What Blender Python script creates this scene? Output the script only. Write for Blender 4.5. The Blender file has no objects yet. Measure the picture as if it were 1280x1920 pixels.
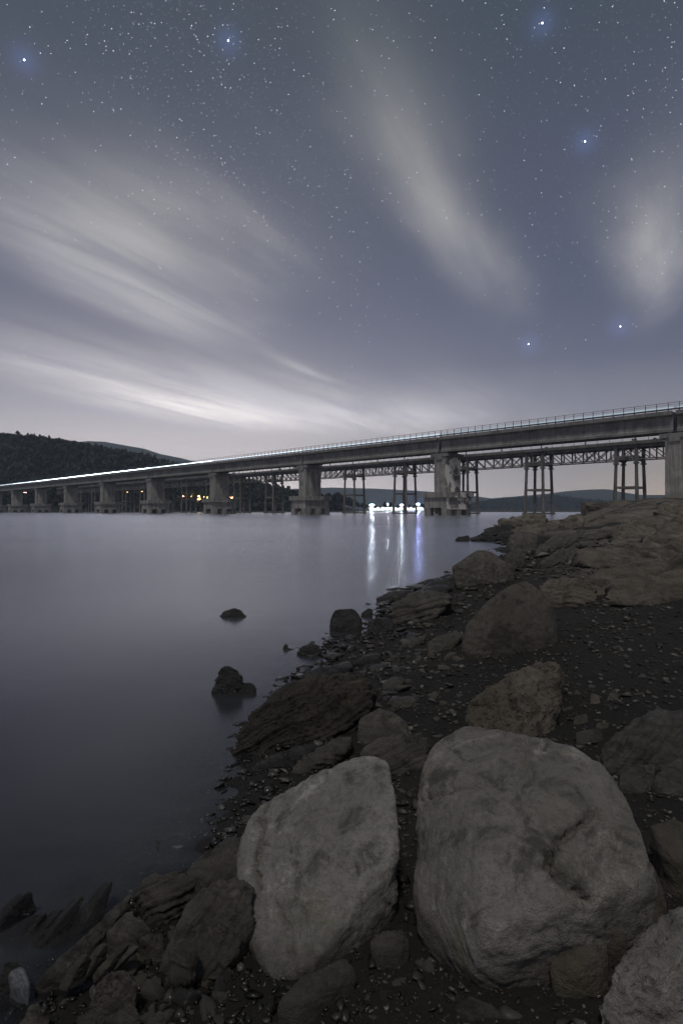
import bpy, bmesh, math, random
import numpy as np
from mathutils import Vector, Matrix

random.seed(11)
rng = np.random.default_rng(11)
SC = bpy.context.scene
COL = SC.collection

# ------------------------------------------------------------------ camera
F, HZ, EYE = 1100.0, 958.0, 1.1          # focal length and horizon row in photo pixels, eye height over the lake
cam = bpy.data.cameras.new('camera')
cam.sensor_fit = 'VERTICAL'; cam.sensor_height = 36.0; cam.lens = 20.625
cam.shift_y = -2.0 / 1920.0
cam.clip_start = 0.05; cam.clip_end = 30000
camo = bpy.data.objects.new('camera', cam); COL.objects.link(camo)
camo.location = (0, 0, EYE); camo.rotation_euler = (math.radians(90), 0, 0)
SC.camera = camo

# ------------------------------------------------------------------ render settings
SC.render.engine = 'CYCLES'
SC.cycles.use_denoising = True
SC.cycles.max_bounces = 6
SC.cycles.diffuse_bounces = 3
SC.cycles.glossy_bounces = 3
SC.cycles.transparent_max_bounces = 12
SC.cycles.volume_bounces = 0
SC.cycles.sample_clamp_indirect = 6.0
SC.cycles.sample_clamp_direct = 0.0
SC.view_settings.view_transform = 'Standard'
SC.view_settings.look = 'None'
SC.view_settings.exposure = 0.0
SC.view_settings.gamma = 1.0

# ------------------------------------------------------------------ node helper
class G:
    def __init__(s, tree):
        s.t = tree; s.n = tree.nodes; s.l = tree.links
    def put(s, sock, v):
        if v is None: return
        if hasattr(v, 'is_output'): s.l.new(v, sock)
        else: sock.default_value = v
    def node(s, typ, **kw):
        nd = s.n.new(typ)
        for k, v in kw.items(): setattr(nd, k, v)
        return nd
    def m(s, op, a, b=None, c=None, clamp=False):
        nd = s.node('ShaderNodeMath', operation=op, use_clamp=clamp)
        s.put(nd.inputs[0], a); s.put(nd.inputs[1], b); s.put(nd.inputs[2], c)
        return nd.outputs[0]
    def vm(s, op, a, b=None):
        nd = s.node('ShaderNodeVectorMath', operation=op)
        s.put(nd.inputs[0], a)
        if b is not None: s.put(nd.inputs[1], b)
        return nd.outputs['Value'] if op in ('DOT_PRODUCT', 'LENGTH') else nd.outputs[0]
    def scale(s, a, f):
        nd = s.node('ShaderNodeVectorMath', operation='SCALE')
        s.put(nd.inputs[0], a); s.put(nd.inputs['Scale'], f); return nd.outputs[0]
    def comb(s, x, y, z):
        nd = s.node('ShaderNodeCombineXYZ'); s.put(nd.inputs[0], x); s.put(nd.inputs[1], y); s.put(nd.inputs[2], z); return nd.outputs[0]
    def sep(s, v):
        nd = s.node('ShaderNodeSeparateXYZ'); s.put(nd.inputs[0], v); return nd.outputs
    def noise(s, v, scale, detail=4.0, rough=0.55, dist=0.0, out='Fac'):
        nd = s.node('ShaderNodeTexNoise'); s.put(nd.inputs['Vector'], v)
        nd.inputs['Scale'].default_value = scale; nd.inputs['Detail'].default_value = detail
        nd.inputs['Roughness'].default_value = rough; nd.inputs['Distortion'].default_value = dist
        return nd.outputs[out]
    def voro(s, v, scale, feature='F1', out='Distance', rand=1.0):
        nd = s.node('ShaderNodeTexVoronoi', feature=feature); s.put(nd.inputs['Vector'], v)
        nd.inputs['Scale'].default_value = scale; nd.inputs['Randomness'].default_value = rand
        return nd.outputs[out]
    def ramp(s, f, stops, interp='LINEAR'):
        nd = s.node('ShaderNodeValToRGB'); cr = nd.color_ramp; cr.interpolation = interp
        while len(cr.elements) < len(stops): cr.elements.new(0.5)
        for e, (p, c) in zip(cr.elements, stops):
            e.position = p; e.color = (c[0], c[1], c[2], 1) if hasattr(c, '__len__') else (c, c, c, 1)
        s.put(nd.inputs[0], f); return nd.outputs[0]
    def rng(s, v, a, b, c=0.0, d=1.0):
        nd = s.node('ShaderNodeMapRange', interpolation_type='SMOOTHSTEP')
        s.put(nd.inputs[0], v)
        for i, x in enumerate((a, b, c, d)): nd.inputs[i + 1].default_value = x
        return nd.outputs[0]
    def mix(s, f, a, b, blend='MIX'):
        nd = s.node('ShaderNodeMix', data_type='RGBA', blend_type=blend)
        s.put(nd.inputs[0], f)
        for i, v in ((6, a), (7, b)):
            if isinstance(v, tuple) and len(v) == 3: v = (*v, 1)
            s.put(nd.inputs[i], v)
        return nd.outputs[2]
    def bump(s, h, strength, dist=1.0, normal=None):
        nd = s.node('ShaderNodeBump'); nd.inputs['Strength'].default_value = strength
        nd.inputs['Distance'].default_value = dist; s.put(nd.inputs['Height'], h)
        if normal is not None: s.put(nd.inputs['Normal'], normal)
        return nd.outputs[0]

def lin(r, g, b):
    f = lambda c: (c / 255 / 12.92) if c / 255 <= 0.04045 else ((c / 255 + 0.055) / 1.055) ** 2.4
    return (f(r), f(g), f(b))

def pdir(px, py):
    return np.array([(px - 640) / F, 1.0, (HZ - py) / F])

# ------------------------------------------------------------------ sky
world = bpy.data.worlds.new('World'); SC.world = world; world.use_nodes = True
g = G(world.node_tree); g.n.clear()
tc = g.node('ShaderNodeTexCoord').outputs['Generated']
dn = g.vm('NORMALIZE', tc)
dx, dy, dz = g.sep(dn)
zc = g.m('MAXIMUM', dz, 0.0)
base = g.ramp(zc, [(0.0, lin(210, 201, 200)), (0.062, lin(190, 184, 186)), (0.157, lin(135, 138, 154)), (0.237, lin(100, 105, 127)), (0.32, lin(89, 95, 117)),
                   (0.49, lin(80, 86, 103)), (0.63, lin(68, 77, 89)), (1.0, lin(62, 70, 80))])
# town glow low in the sky to the left, warm glow low on the right
az = g.m('ARCTAN2', dx, dy)
def gauss(v, c, s_):
    q = g.m('DIVIDE', g.m('SUBTRACT', v, c), s_)
    return g.m('EXPONENT', g.m('MULTIPLY', g.m('MULTIPLY', q, q), -1.0))
glow = g.m('MULTIPLY', gauss(az, -0.28, 0.46), g.m('EXPONENT', g.m('MULTIPLY', zc, -8.4)))
sky = g.mix(1.0, base, g.mix(glow, (0, 0, 0), (1.42, 1.26, 1.19)), 'ADD')
glow2 = g.m('MULTIPLY', gauss(az, 0.58, 0.18), g.m('EXPONENT', g.m('MULTIPLY', zc, -16.0)))
sky = g.mix(1.0, sky, g.mix(glow2, (0, 0, 0), (0.55, 0.33, 0.03)), 'ADD')
# streaked cloud layer, laid out on a high horizontal plane and drawn out along the wind
den = g.m('MAXIMUM', dz, 0.03)
cpx = g.m('DIVIDE', dx, den); cpy = g.m('DIVIDE', dy, den)
WA = math.radians(24.9)
ca = g.m('ADD', g.m('MULTIPLY', cpx, math.sin(WA)), g.m('MULTIPLY', cpy, math.cos(WA)))
cc = g.m('SUBTRACT', g.m('MULTIPLY', cpx, math.cos(WA)), g.m('MULTIPLY', cpy, math.sin(WA)))
wv = g.comb(g.m('MULTIPLY', ca, 0.55), g.m('MULTIPLY', cc, 1.1), 0.0)
wob = g.m('SUBTRACT', g.noise(wv, 1.3, 4.0, 0.5), 0.5)
ccw = g.m('ADD', cc, g.m('MULTIPLY', wob, 0.30))
caw = g.m('ADD', ca, g.m('MULTIPLY', wob, 0.8))
cl = None
def streak(x0, y0, x1, y1, w, amp):
    r = []
    for x, y in ((x0, y0), (x1, y1)):
        u, v = (x - 640) / F, (HZ - y) / F
        r.append(((u * math.sin(WA) + math.cos(WA)) / v, (u * math.cos(WA) - math.sin(WA)) / v))
    return ((r[0][0] + r[1][0]) / 2, abs(r[1][0] - r[0][0]) / 1.7, (r[0][1] + r[1][1]) / 2, w, amp)
STREAKS = [streak(0, 440, 420, 610, .26, .17), streak(525, 672, 612, 708, .07, .13), streak(40, 350, 520, 500, .42, .15),
           streak(0, 650, 420, 765, .70, .19), streak(240, 740, 500, 795, .52, .36), streak(770, 290, 945, 540, .12, .15), streak(690, 120, 790, 330, .15, .04), streak(210, 560, 470, 640, .26, .13),
           streak(1240, 350, 1228, 560, .12, .20), streak(520, 760, 860, 805, 1.3, .20), streak(430, 690, 700, 770, .45, .08)]
STREAKS += [(.2, .7, 1.2, .25, .10), (-.6, .8, -.6, .3, .10), (-1.2, .9, 1.6, .3, .10), (-1.6, 1.0, -2.2, .4, .10), (2.4, .8, 2.6, .3, .10)]   # more of the same streaks outside the picture
for a0, sa, c0, sc_, amp in STREAKS:
    b_ = g.m('MULTIPLY', g.m('MULTIPLY', gauss(caw, a0, sa), gauss(ccw, c0, sc_)), amp)
    cl = b_ if cl is None else g.m('ADD', cl, b_)
wisp = g.noise(g.comb(g.m('MULTIPLY', ca, 0.30), g.m('MULTIPLY', cc, 1.5), 3.0), 1.6, 5.0, 0.55, 0.4)
cl = g.m('MULTIPLY', cl, g.rng(wisp, 0.30, 0.68, 0.75, 2.05))
cl = g.m('ADD', cl, g.m('MULTIPLY', g.rng(wisp, 0.5, 0.85), g.m('MULTIPLY', g.rng(dz, 0.04, 0.28, 1.0, 0.35), 0.035)))
cl = g.m('MULTIPLY', cl, g.rng(dz, 0.0, 0.125))
sky = g.mix(1.0, sky, g.scale(g.ramp(zc, [(0.0, (1.0, 0.93, 0.89)), (0.4, (1.0, 0.94, 0.81))]), cl), 'ADD')
violet = g.noise(g.comb(g.m('MULTIPLY', ca, 0.5), cc, 9.0), 0.9, 2.0)
sky = g.mix(g.rng(violet, 0.45, 0.7, 0.0, 0.15), sky, g.mix(1.0, sky, (0.93, 0.95, 1.14), 'MULTIPLY'))
BRIGHT = [(46, 112), (428, 76), (1016, 43), (1096, 265), (1162, 612), (990, 645)]
halo = None
for px, py in BRIGHT:
    v = pdir(px, py); v = v / np.linalg.norm(v)
    h_ = g.m('POWER', g.m('MAXIMUM', g.vm('DOT_PRODUCT', dn, (v[0], v[1], v[2])), 0.0), 9000.0)
    halo = h_ if halo is None else g.m('ADD', halo, h_)
sky = g.mix(1.0, sky, g.scale((0.022, 0.035, 0.10), halo), 'ADD')
sky = g.mix(1.0, sky, g.scale((1, 1, 1), g.m('MULTIPLY', g.rng(dz, -0.12, -0.01, 0.0, 1.0), 1.0)), 'MULTIPLY')
nis = g.node('ShaderNodeTexSky'); nis.sky_type = 'NISHITA'; nis.sun_disc = False
nis.sun_elevation = math.radians(60); nis.sun_rotation = math.radians(-168)
bg1 = g.node('ShaderNodeBackground'); g.put(bg1.inputs[0], sky); bg1.inputs[1].default_value = 1.0
bg2 = g.node('ShaderNodeBackground'); g.put(bg2.inputs[0], nis.outputs[0]); bg2.inputs[1].default_value = 0.0012
add = g.node('ShaderNodeAddShader'); g.l.new(bg1.outputs[0], add.inputs[0]); g.l.new(bg2.outputs[0], add.inputs[1])
g.l.new(add.outputs[0], g.node('ShaderNodeOutputWorld').inputs[0])

# weak moonlight through thin cloud, from behind the camera's left shoulder
sun = bpy.data.lights.new('moon', 'SUN'); sun.energy = 1.05; sun.angle = math.radians(6); sun.color = (1.0, 0.94, 0.86)
suno = bpy.data.objects.new('moon', sun); COL.objects.link(suno)
sd = Vector((-math.sin(math.radians(168)) * math.cos(math.radians(60)), math.cos(math.radians(168)) * math.cos(math.radians(60)), math.sin(math.radians(60))))
suno.rotation_euler = sd.to_track_quat('Z', 'Y').to_euler()

# ------------------------------------------------------------------ object helpers
def tag(o, label=None, cat=None, group=None, kind=None):
    if label: o['label'] = label
    if cat: o['category'] = cat
    if group: o['group'] = group
    if kind: o['kind'] = kind
    return o

def empty(name, loc=(0, 0, 0), rz=0.0):
    o = bpy.data.objects.new(name, None); COL.objects.link(o)
    o.location = loc; o.rotation_euler = (0, 0, rz); o.empty_display_size = 0.2
    return o

def mesh_np(name, verts, faces, smooth=False):
    me = bpy.data.meshes.new(name)
    verts = np.asarray(verts, dtype=np.float32)
    if isinstance(faces, np.ndarray):
        n, k = faces.shape
        me.vertices.add(len(verts)); me.vertices.foreach_set('co', verts.ravel())
        me.loops.add(n * k); me.loops.foreach_set('vertex_index', faces.astype(np.int32).ravel())
        me.polygons.add(n); me.polygons.foreach_set('loop_start', np.arange(0, n * k, k, dtype=np.int32))
        me.polygons.foreach_set('loop_total', np.full(n, k, dtype=np.int32))
        me.update(calc_edges=True)
    else:
        me.from_pydata([tuple(map(float, v)) for v in verts], [], faces)
    me.validate()
    if smooth: me.polygons.foreach_set('use_smooth', [True] * len(me.polygons))
    return me

def obj(name, me, mat, parent=None, loc=None):
    o = bpy.data.objects.new(name, me); COL.objects.link(o)
    if mat is not None and not me.materials: me.materials.append(mat)
    if parent is not None: o.parent = parent
    if loc is not None: o.location = loc
    return o

class MB:
    def __init__(s): s.v = []; s.f = []
    def box(s, x0, x1, y0, y1, z0, z1):
        b = len(s.v)
        s.v += [(x0, y0, z0), (x1, y0, z0), (x1, y1, z0), (x0, y1, z0), (x0, y0, z1), (x1, y0, z1), (x1, y1, z1), (x0, y1, z1)]
        s.f += [tuple(b + i for i in q) for q in ((0, 3, 2, 1), (4, 5, 6, 7), (0, 1, 5, 4), (1, 2, 6, 5), (2, 3, 7, 6), (3, 0, 4, 7))]
        return s
    def bar(s, p, q, w, h=None, w2=None, sides=4):
        p = Vector(p); q = Vector(q); h = h or w; w2 = w2 or w; d = (q - p).normalized()
        a = d.cross(Vector((0, 1, 0)) if abs(d.y) < 0.9 else Vector((1, 0, 0))).normalized(); b_ = d.cross(a).normalized()
        b = len(s.v)
        for c, ww in ((p, w), (q, w2)):
            for i in range(sides):
                t = 2 * math.pi * (i + 0.5) / sides; r = 0.5 / math.cos(math.pi / sides)
                s.v.append(tuple(c + a * (math.cos(t) * ww * r) + b_ * (math.sin(t) * h * (ww / w) * r)))
        for i in range(sides):
            j = (i + 1) % sides; s.f.append((b + i, b + j, b + sides + j, b + sides + i))
        s.f.append(tuple(b + i for i in reversed(range(sides)))); s.f.append(tuple(b + sides + i for i in range(sides)))
        return s
    def poly(s, pts, y0, y1):                      # profile in x,z pulled along y
        b = len(s.v); n = len(pts)
        s.v += [(x, y0, z) for x, z in pts] + [(x, y1, z) for x, z in pts]
        s.f += [tuple(b + i for i in range(n)), tuple(b + n + i for i in reversed(range(n)))]
        s.f += [(b + (i + 1) % n, b + i, b + n + i, b + n + (i + 1) % n) for i in range(n)]
        return s
    def build(s, name, mat, parent=None, loc=None):
        me = bpy.data.meshes.new(name); me.from_pydata(s.v, [], s.f)
        bm = bmesh.new(); bm.from_mesh(me); bmesh.ops.recalc_face_normals(bm, faces=bm.faces[:]); bm.to_mesh(me); bm.free()
        return obj(name, me, mat, parent, loc)

# ------------------------------------------------------------------ numpy noise
_perm = rng.permutation(256); _perm = np.concatenate([_perm, _perm, _perm])
_grad = rng.normal(size=(256, 3)); _grad /= np.linalg.norm(_grad, axis=1)[:, None]
def noise3(p):
    p = np.asarray(p, dtype=np.float64); i = np.floor(p).astype(int); f = p - i; i &= 255
    u = f * f * f * (f * (f * 6 - 15) + 10); r = 0
    for a in (0, 1):
        for b in (0, 1):
            for c in (0, 1):
                h = _perm[_perm[_perm[i[:, 0] + a] + i[:, 1] + b] + i[:, 2] + c]
                d = ((f - (a, b, c)) * _grad[h]).sum(1)
                w = (u[:, 0] if a else 1 - u[:, 0]) * (u[:, 1] if b else 1 - u[:, 1]) * (u[:, 2] if c else 1 - u[:, 2])
                r = r + w * d
    return r * 1.4
def fbm(p, octv=4, gain=0.5):
    r = 0; a = 1.0
    for o in range(octv):
        r = r + a * noise3(p + o * 17.3); p = p * 2.03; a *= gain
    return r
def ridged(p, octv=3):
    r = 0; a = 1.0
    for o in range(octv):
        r = r + a * (1 - np.abs(noise3(p + o * 9.1)) * 2.0); p = p * 2.1; a *= 0.5
    return r / 1.75
def sstep(a, b, x):
    t = np.clip((x - a) / (b - a), 0, 1); return t * t * (3 - 2 * t)

# ------------------------------------------------------------------ materials
def new_mat(name):
    m = bpy.data.materials.new(name); m.use_nodes = True
    gg = G(m.node_tree); gg.n.clear()
    out = gg.node('ShaderNodeOutputMaterial'); bs = gg.node('ShaderNodeBsdfPrincipled')
    gg.l.new(bs.outputs[0], out.inputs[0])
    return m, gg, bs, out

def flat_mat(name, c, rough=0.8, var=0.25, scale=3.0, metal=0.0):
    m, gg, bs, _ = new_mat(name)
    co = gg.node('ShaderNodeTexCoord').outputs['Object']
    n = gg.noise(co, scale, 5.0, 0.6)
    gg.put(bs.inputs['Base Color'], gg.mix(n, tuple(x * (1 - var) for x in c), tuple(min(1, x * (1 + var)) for x in c)))
    bs.inputs['Roughness'].default_value = rough; bs.inputs['Metallic'].default_value = metal
    return m

def emit_mat(name, c, strength, sampling=True):
    m = bpy.data.materials.new(name); m.use_nodes = True
    gg = G(m.node_tree); gg.n.clear()
    e = gg.node('ShaderNodeEmission'); e.inputs[0].default_value = (*c, 1); e.inputs[1].default_value = strength
    gg.l.new(e.outputs[0], gg.node('ShaderNodeOutputMaterial').inputs[0])
    if not sampling: m.cycles.emission_sampling = 'NONE'
    return m

def rock_mat(name, ca_, cb_, size=0.5, rough=0.85, lichen=0.0, pits=0.0, strata=0.0, speck=0.5, bump=0.5, cracks=0.3, tilt=(0.2, 0.1, 1.0), dirt=0.0, patch=0.0):
    m, gg, bs, _ = new_mat(name)
    co = gg.node('ShaderNodeTexCoord').outputs['Object']; oc = co
    rnd = gg.node('ShaderNodeObjectInfo').outputs['Random']
    co = gg.vm('ADD', gg.scale(co, 1.0 / size), gg.comb(gg.m('MULTIPLY', rnd, 40.0), gg.m('MULTIPLY', rnd, 17.0), 0.0))
    big = gg.noise(co, 1.7, 6.0, 0.62, 0.4); mid = gg.noise(co, 6.0, 7.0, 0.68, 0.6); fine = gg.noise(co, 34.0, 6.0, 0.75); grain = gg.noise(co, 130.0, 3.0, 0.7)
    rid = gg.node('ShaderNodeTexNoise', noise_type='RIDGED_MULTIFRACTAL'); gg.put(rid.inputs['Vector'], co); rid.inputs['Scale'].default_value = 3.4; rid.inputs['Detail'].default_value = 7.0; rid.inputs['Roughness'].default_value = 0.55; rid.inputs['Distortion'].default_value = 0.5
    crease = gg.rng(rid.outputs['Fac'], 0.55, 1.15)
    col = gg.mix(gg.rng(big, 0.33, 0.67), ca_, cb_)
    dark = tuple(x * 0.33 for x in ca_); pale = tuple(min(1, x * 1.7) for x in cb_)
    col = gg.mix(gg.rng(mid, 0.50, 0.66, 0.0, 0.85), col, dark)
    col = gg.mix(gg.rng(gg.noise(co, 3.1, 6.0, 0.7, 1.0), 0.54, 0.70, 0.0, 0.7), col, pale)
    col = gg.mix(gg.m('MULTIPLY', gg.rng(fine, 0.42, 0.66), speck), col, gg.mix(0.75, col, dark))
    col = gg.mix(gg.m('MULTIPLY', gg.rng(grain, 0.46, 0.64, 0.0, 0.42), gg.rng(mid, 0.35, 0.6, 0.25, 1.0)), col, dark)
    col = gg.mix(gg.rng(rid.outputs['Fac'], 0.98, 1.30, 0.0, 0.6), col, dark)
    h = gg.m('ADD', gg.m('ADD', gg.m('MULTIPLY', mid, 0.35), gg.m('MULTIPLY', crease, -0.22)), gg.m('ADD', gg.m('MULTIPLY', fine, 0.30), gg.m('MULTIPLY', grain, 0.12)))
    if lichen > 0:
        lm = gg.m('MULTIPLY', gg.rng(gg.noise(co, 1.15, 5.0, 0.65, 0.8), 0.56, 0.68), lichen)
        col = gg.mix(lm, col, (0.10, 0.095, 0.028))
        rs = gg.m('MULTIPLY', gg.rng(gg.noise(gg.vm('ADD', co, (7, 3, 1)), 1.6, 5.0, 0.6, 0.5), 0.57, 0.70), lichen * 0.7)
        col = gg.mix(rs, col, (0.15, 0.095, 0.055))
    if patch > 0:                                        # one yellow green algae stain of its own shape
        pn = gg.node('ShaderNodeVectorMath', operation='SUBTRACT', name='patch'); gg.put(pn.inputs[0], oc)
        pd = gg.m('ADD', gg.vm('LENGTH', pn.outputs[0]), gg.m('MULTIPLY', gg.m('SUBTRACT', gg.noise(co, 4.5, 5.0, 0.65), 0.5), patch * 3.0))
        col = gg.mix(gg.rng(pd, patch * 0.3, patch, 0.5, 0.0), col, gg.mix(mid, (0.085, 0.082, 0.020), (0.14, 0.125, 0.045)))
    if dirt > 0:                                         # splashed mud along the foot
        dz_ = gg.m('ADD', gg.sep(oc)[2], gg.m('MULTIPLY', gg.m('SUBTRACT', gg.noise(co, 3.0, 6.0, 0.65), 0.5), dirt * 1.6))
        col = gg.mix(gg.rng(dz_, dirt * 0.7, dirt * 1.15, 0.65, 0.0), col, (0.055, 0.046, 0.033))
    if strata > 0:
        t = Vector(tilt).normalized()
        l = gg.m('ADD', gg.vm('DOT_PRODUCT', co, tuple(t)), gg.m('MULTIPLY', big, 0.35))
        sn = gg.noise(gg.comb(0.0, 0.0, gg.m('MULTIPLY', l, 9.0)), 2.2, 6.0, 0.75)
        col = gg.mix(gg.m('MULTIPLY', gg.rng(sn, 0.45, 0.65), strata), col, dark)
        h = gg.m('ADD', h, gg.m('MULTIPLY', sn, 0.8 * strata))
    if pits > 0:
        pv = gg.voro(gg.vm('ADD', co, gg.scale(gg.noise(co, 9.0, 3.0, 0.6, 0.0, 'Color'), 0.12)), 26.0)
        pm = gg.m('MULTIPLY', gg.rng(pv, 0.16, 0.36, 1.0, 0.0), gg.rng(gg.noise(co, 5.0, 3.0), 0.42, 0.56))
        pm = gg.m('MAXIMUM', pm, gg.m('MULTIPLY', gg.rng(gg.noise(co, 17.0, 4.0, 0.7), 0.58, 0.72), 0.8))
        col = gg.mix(gg.m('MULTIPLY', pm, pits), col, dark)
        h = gg.m('SUBTRACT', h, gg.m('MULTIPLY', pm, pits * 1.2))
    if cracks > 0:
        cw = gg.vm('ADD', co, gg.scale(gg.noise(co, 2.6, 5.0, 0.6, 0.0, 'Color'), 0.75))
        ce = gg.voro(cw, 1.25, 'DISTANCE_TO_EDGE')
        cm = gg.m('MULTIPLY', gg.rng(ce, 0.0, 0.007, 1.0, 0.0), gg.rng(gg.noise(co, 1.9, 2.0), 0.56, 0.64))
        col = gg.mix(gg.m('MULTIPLY', cm, cracks), col, tuple(x * 0.15 for x in ca_))
        h = gg.m('SUBTRACT', h, gg.m('MULTIPLY', cm, cracks * 1.4))
    gg.put(bs.inputs['Base Color'], col)
    gg.put(bs.inputs['Roughness'], gg.rng(mid, 0.3, 0.7, max(0.05, rough - 0.12), min(1, rough + 0.1)))
    gg.put(bs.inputs['Normal'], gg.bump(h, min(1.0, bump * 1.3), size * 0.09))
    return m

def concrete_mat(name, c, stain=0.6, light_patches=0.0):
    m, gg, bs, _ = new_mat(name)
    co = gg.node('ShaderNodeTexCoord').outputs['Object']
    rnd = gg.node('ShaderNodeObjectInfo').outputs['Random']
    co = gg.vm('ADD', co, gg.comb(gg.m('MULTIPLY', rnd, 90.0), 0.0, 0.0))
    x, y, z = gg.sep(co)
    st = gg.noise(gg.comb(gg.m('MULTIPLY', x, 1.6), gg.m('MULTIPLY', y, 1.6), gg.m('MULTIPLY', z, 0.07)), 1.0, 6.0, 0.7)
    bl = gg.noise(co, 0.35, 6.0, 0.65, 0.5)
    col = gg.mix(gg.rng(bl, 0.35, 0.65), tuple(v * 0.7 for v in c), tuple(v * 1.15 for v in c))
    col = gg.mix(gg.m('MULTIPLY', gg.rng(st, 0.45, 0.62), stain), col, tuple(v * 0.45 for v in c))
    col = gg.mix(gg.m('MULTIPLY', gg.rng(st, 0.30, 0.42, 1.0, 0.0), stain * 0.6), col, tuple(min(1, v * 1.6) for v in c))
    if light_patches > 0:  # pale patches imitate dappled light, put into the colour
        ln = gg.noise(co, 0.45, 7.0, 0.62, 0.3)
        col = gg.mix(gg.m('MULTIPLY', gg.rng(ln, 0.44, 0.54), light_patches), col, (0.80, 0.77, 0.72))
    gg.put(bs.inputs['Base Color'], col); bs.inputs['Roughness'].default_value = 0.9
    gg.put(bs.inputs['Normal'], gg.bump(gg.noise(co, 2.5, 6.0, 0.7), 0.4, 0.1))
    return m

# ------------------------------------------------------------------ shore terrain
SHORE = np.array([(-2.6, -50), (-2.4, -4), (-1.2, 0.2578), (-0.75, 1.031), (-0.67, 1.353), (-0.59, 1.624), (-0.49, 1.83), (-0.39, 2.037), (-0.36, 2.475), (-0.34, 3.029), (-0.28, 3.803), (-0.02, 4.834), (0.36, 6.187), (1.15, 8.378), (1.95, 10.18), (3.9, 14.44), (5.4, 19.59), (4.9, 22.69), (6.8, 28.36), (9.3, 37.38), (13, 46.4), (28, 67.03), (53, 108.3), (74, 144.4), (98, 195.9), (170, 309.4), (300, 425.4), (300, -50)])
def land_sd(P):
    P = np.asarray(P, dtype=np.float64); best = np.full(len(P), 1e18); inside = np.zeros(len(P), bool)
    n = len(SHORE)
    for i in range(n):
        a = SHORE[i]; b = SHORE[(i + 1) % n]
        ab = b - a; t = np.clip(((P - a) @ ab) / (ab @ ab), 0, 1)
        d = ((P - a - t[:, None] * ab) ** 2).sum(1)
        if i < n - 3: best = np.minimum(best, d)
        if b[1] != a[1]:
            cond = ((a[1] > P[:, 1]) != (b[1] > P[:, 1])) & (P[:, 0] < (b[0] - a[0]) * (P[:, 1] - a[1]) / (b[1] - a[1]) + a[0])
            inside ^= cond
    return np.sqrt(best) * np.where(inside, 1, -1)

def rocky(X, Y, s):
    return sstep(5.4, 9.0, Y) * sstep(1.2, 3.0, s) * np.where(Y > 155, 0.0, 1.0)

def terrain_z(X, Y, detail=True):
    P = np.stack([X, Y], 1); s = land_sd(P)
    q = np.stack([X, Y, np.zeros_like(X)], 1)
    amp = np.clip(np.hypot(X, Y) / 9.0, 0.12, 1.0)
    s = s + 0.22 * fbm(q * 0.9 / np.clip(amp * 3, .5, 3)[:, None], 2) * amp
    z = np.where(s > 0, 0.75 * (1 - np.exp(-np.maximum(s, 0) / 5.0)), -np.minimum(0.16 * -s, 2.2))
    z = np.where(z > 0, z * (0.50 + 0.50 * sstep(1.15, 3.1, Y)), z)
    z = z + 1.22 * sstep(19.5, 33.5, Y) * sstep(3.2, 9.5, s)
    if detail:
        rk = rocky(X, Y, s); t = fbm(q * 0.33 + 2.0, 3) * 4.0 + 0.35 * X * 0.4; fl = np.floor(t)
        z = z + rk * (0.10 * (fl - t + sstep(0.55, 1.0, t - fl)) + 0.05 * fbm(q * 1.6 + 9, 4))
        z = z + amp * (0.055 * fbm(q * 0.8, 4) + 0.035 * (ridged(q * 1.7 + 5, 3) - 0.5) * sstep(0, 1.5, s)) + 0.012 * fbm(q * 9, 3) * np.clip(1.5 / (0.5 + amp * 3), 0, 1)
    return z

def ground_hit(px, py, water=True):
    d = np.geomspace(0.45, 280, 900); v = pdir(px, py)
    X = v[0] * d; Zr = EYE + v[2] * d; Zt = terrain_z(X, d)
    if water: Zt = np.maximum(Zt, 0)
    i = np.argmax(Zr < Zt)
    return float(d[i]) if Zr[i] < Zt[i] else 280.0

def axis(dense, lo, hi, n, w):
    # sinh-spaced coordinates, densest round `dense`
    a = np.arcsinh((lo - dense) / w); b = np.arcsinh((hi - dense) / w)
    return dense + w * np.sinh(np.linspace(a, b, n))

def grid_mesh(name, xs, ys, zf):
    X, Y = np.meshgrid(xs, ys); x = X.ravel(); y = Y.ravel(); z = zf(x, y)
    nx, ny = len(xs), len(ys)
    i = np.arange(nx * (ny - 1)).reshape(ny - 1, nx)[:, :-1].ravel()
    f = np.stack([i, i + 1, i + 1 + nx, i + nx], 1)
    return mesh_np(name, np.stack([x, y, z], 1), f, True), x, y, z

soil, gg, bs, _ = new_mat('shore soil')
co = gg.node('ShaderNodeTexCoord').outputs['Object']
n1 = gg.noise(co, 0.7, 6.0, 0.65); n2 = gg.noise(co, 14.0, 8.0, 0.75); n3 = gg.voro(co, 55.0)
c_ = gg.mix(gg.rng(n1, 0.35, 0.65), (0.010, 0.0086, 0.0069), (0.019, 0.0164, 0.013))
c_ = gg.mix(gg.rng(n2, 0.48, 0.70, 0.0, 0.8), c_, (0.008, 0.007, 0.006))
c_ = gg.mix(gg.rng(gg.noise(co, 60.0, 4.0, 0.7), 0.58, 0.72, 0.0, 0.55), c_, (0.065, 0.059, 0.050))
ra = gg.node('ShaderNodeAttribute'); ra.attribute_name = 'rocky'
rn = gg.noise(co, 0.9, 7.0, 0.68, 0.5); rs = gg.noise(gg.comb(gg.m('MULTIPLY', gg.sep(co)[0], 0.4), gg.m('MULTIPLY', gg.sep(co)[1], 1.4), gg.m('MULTIPLY', gg.sep(co)[2], 9.0)), 2.2, 6.0, 0.7)
rc = gg.mix(gg.rng(rn, 0.35, 0.65), (0.115, 0.10, 0.079), (0.22, 0.193, 0.156))
rc = gg.mix(gg.rng(rs, 0.50, 0.66, 0.0, 0.8), rc, (0.03, 0.026, 0.021))
rf = gg.m('MULTIPLY', ra.outputs['Fac'], gg.rng(gg.noise(co, 0.5, 5.0, 0.6), 0.38, 0.52))
gg.put(bs.inputs['Base Color'], gg.mix(rf, c_, rc)); bs.inputs['Roughness'].default_value = 0.95
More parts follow.
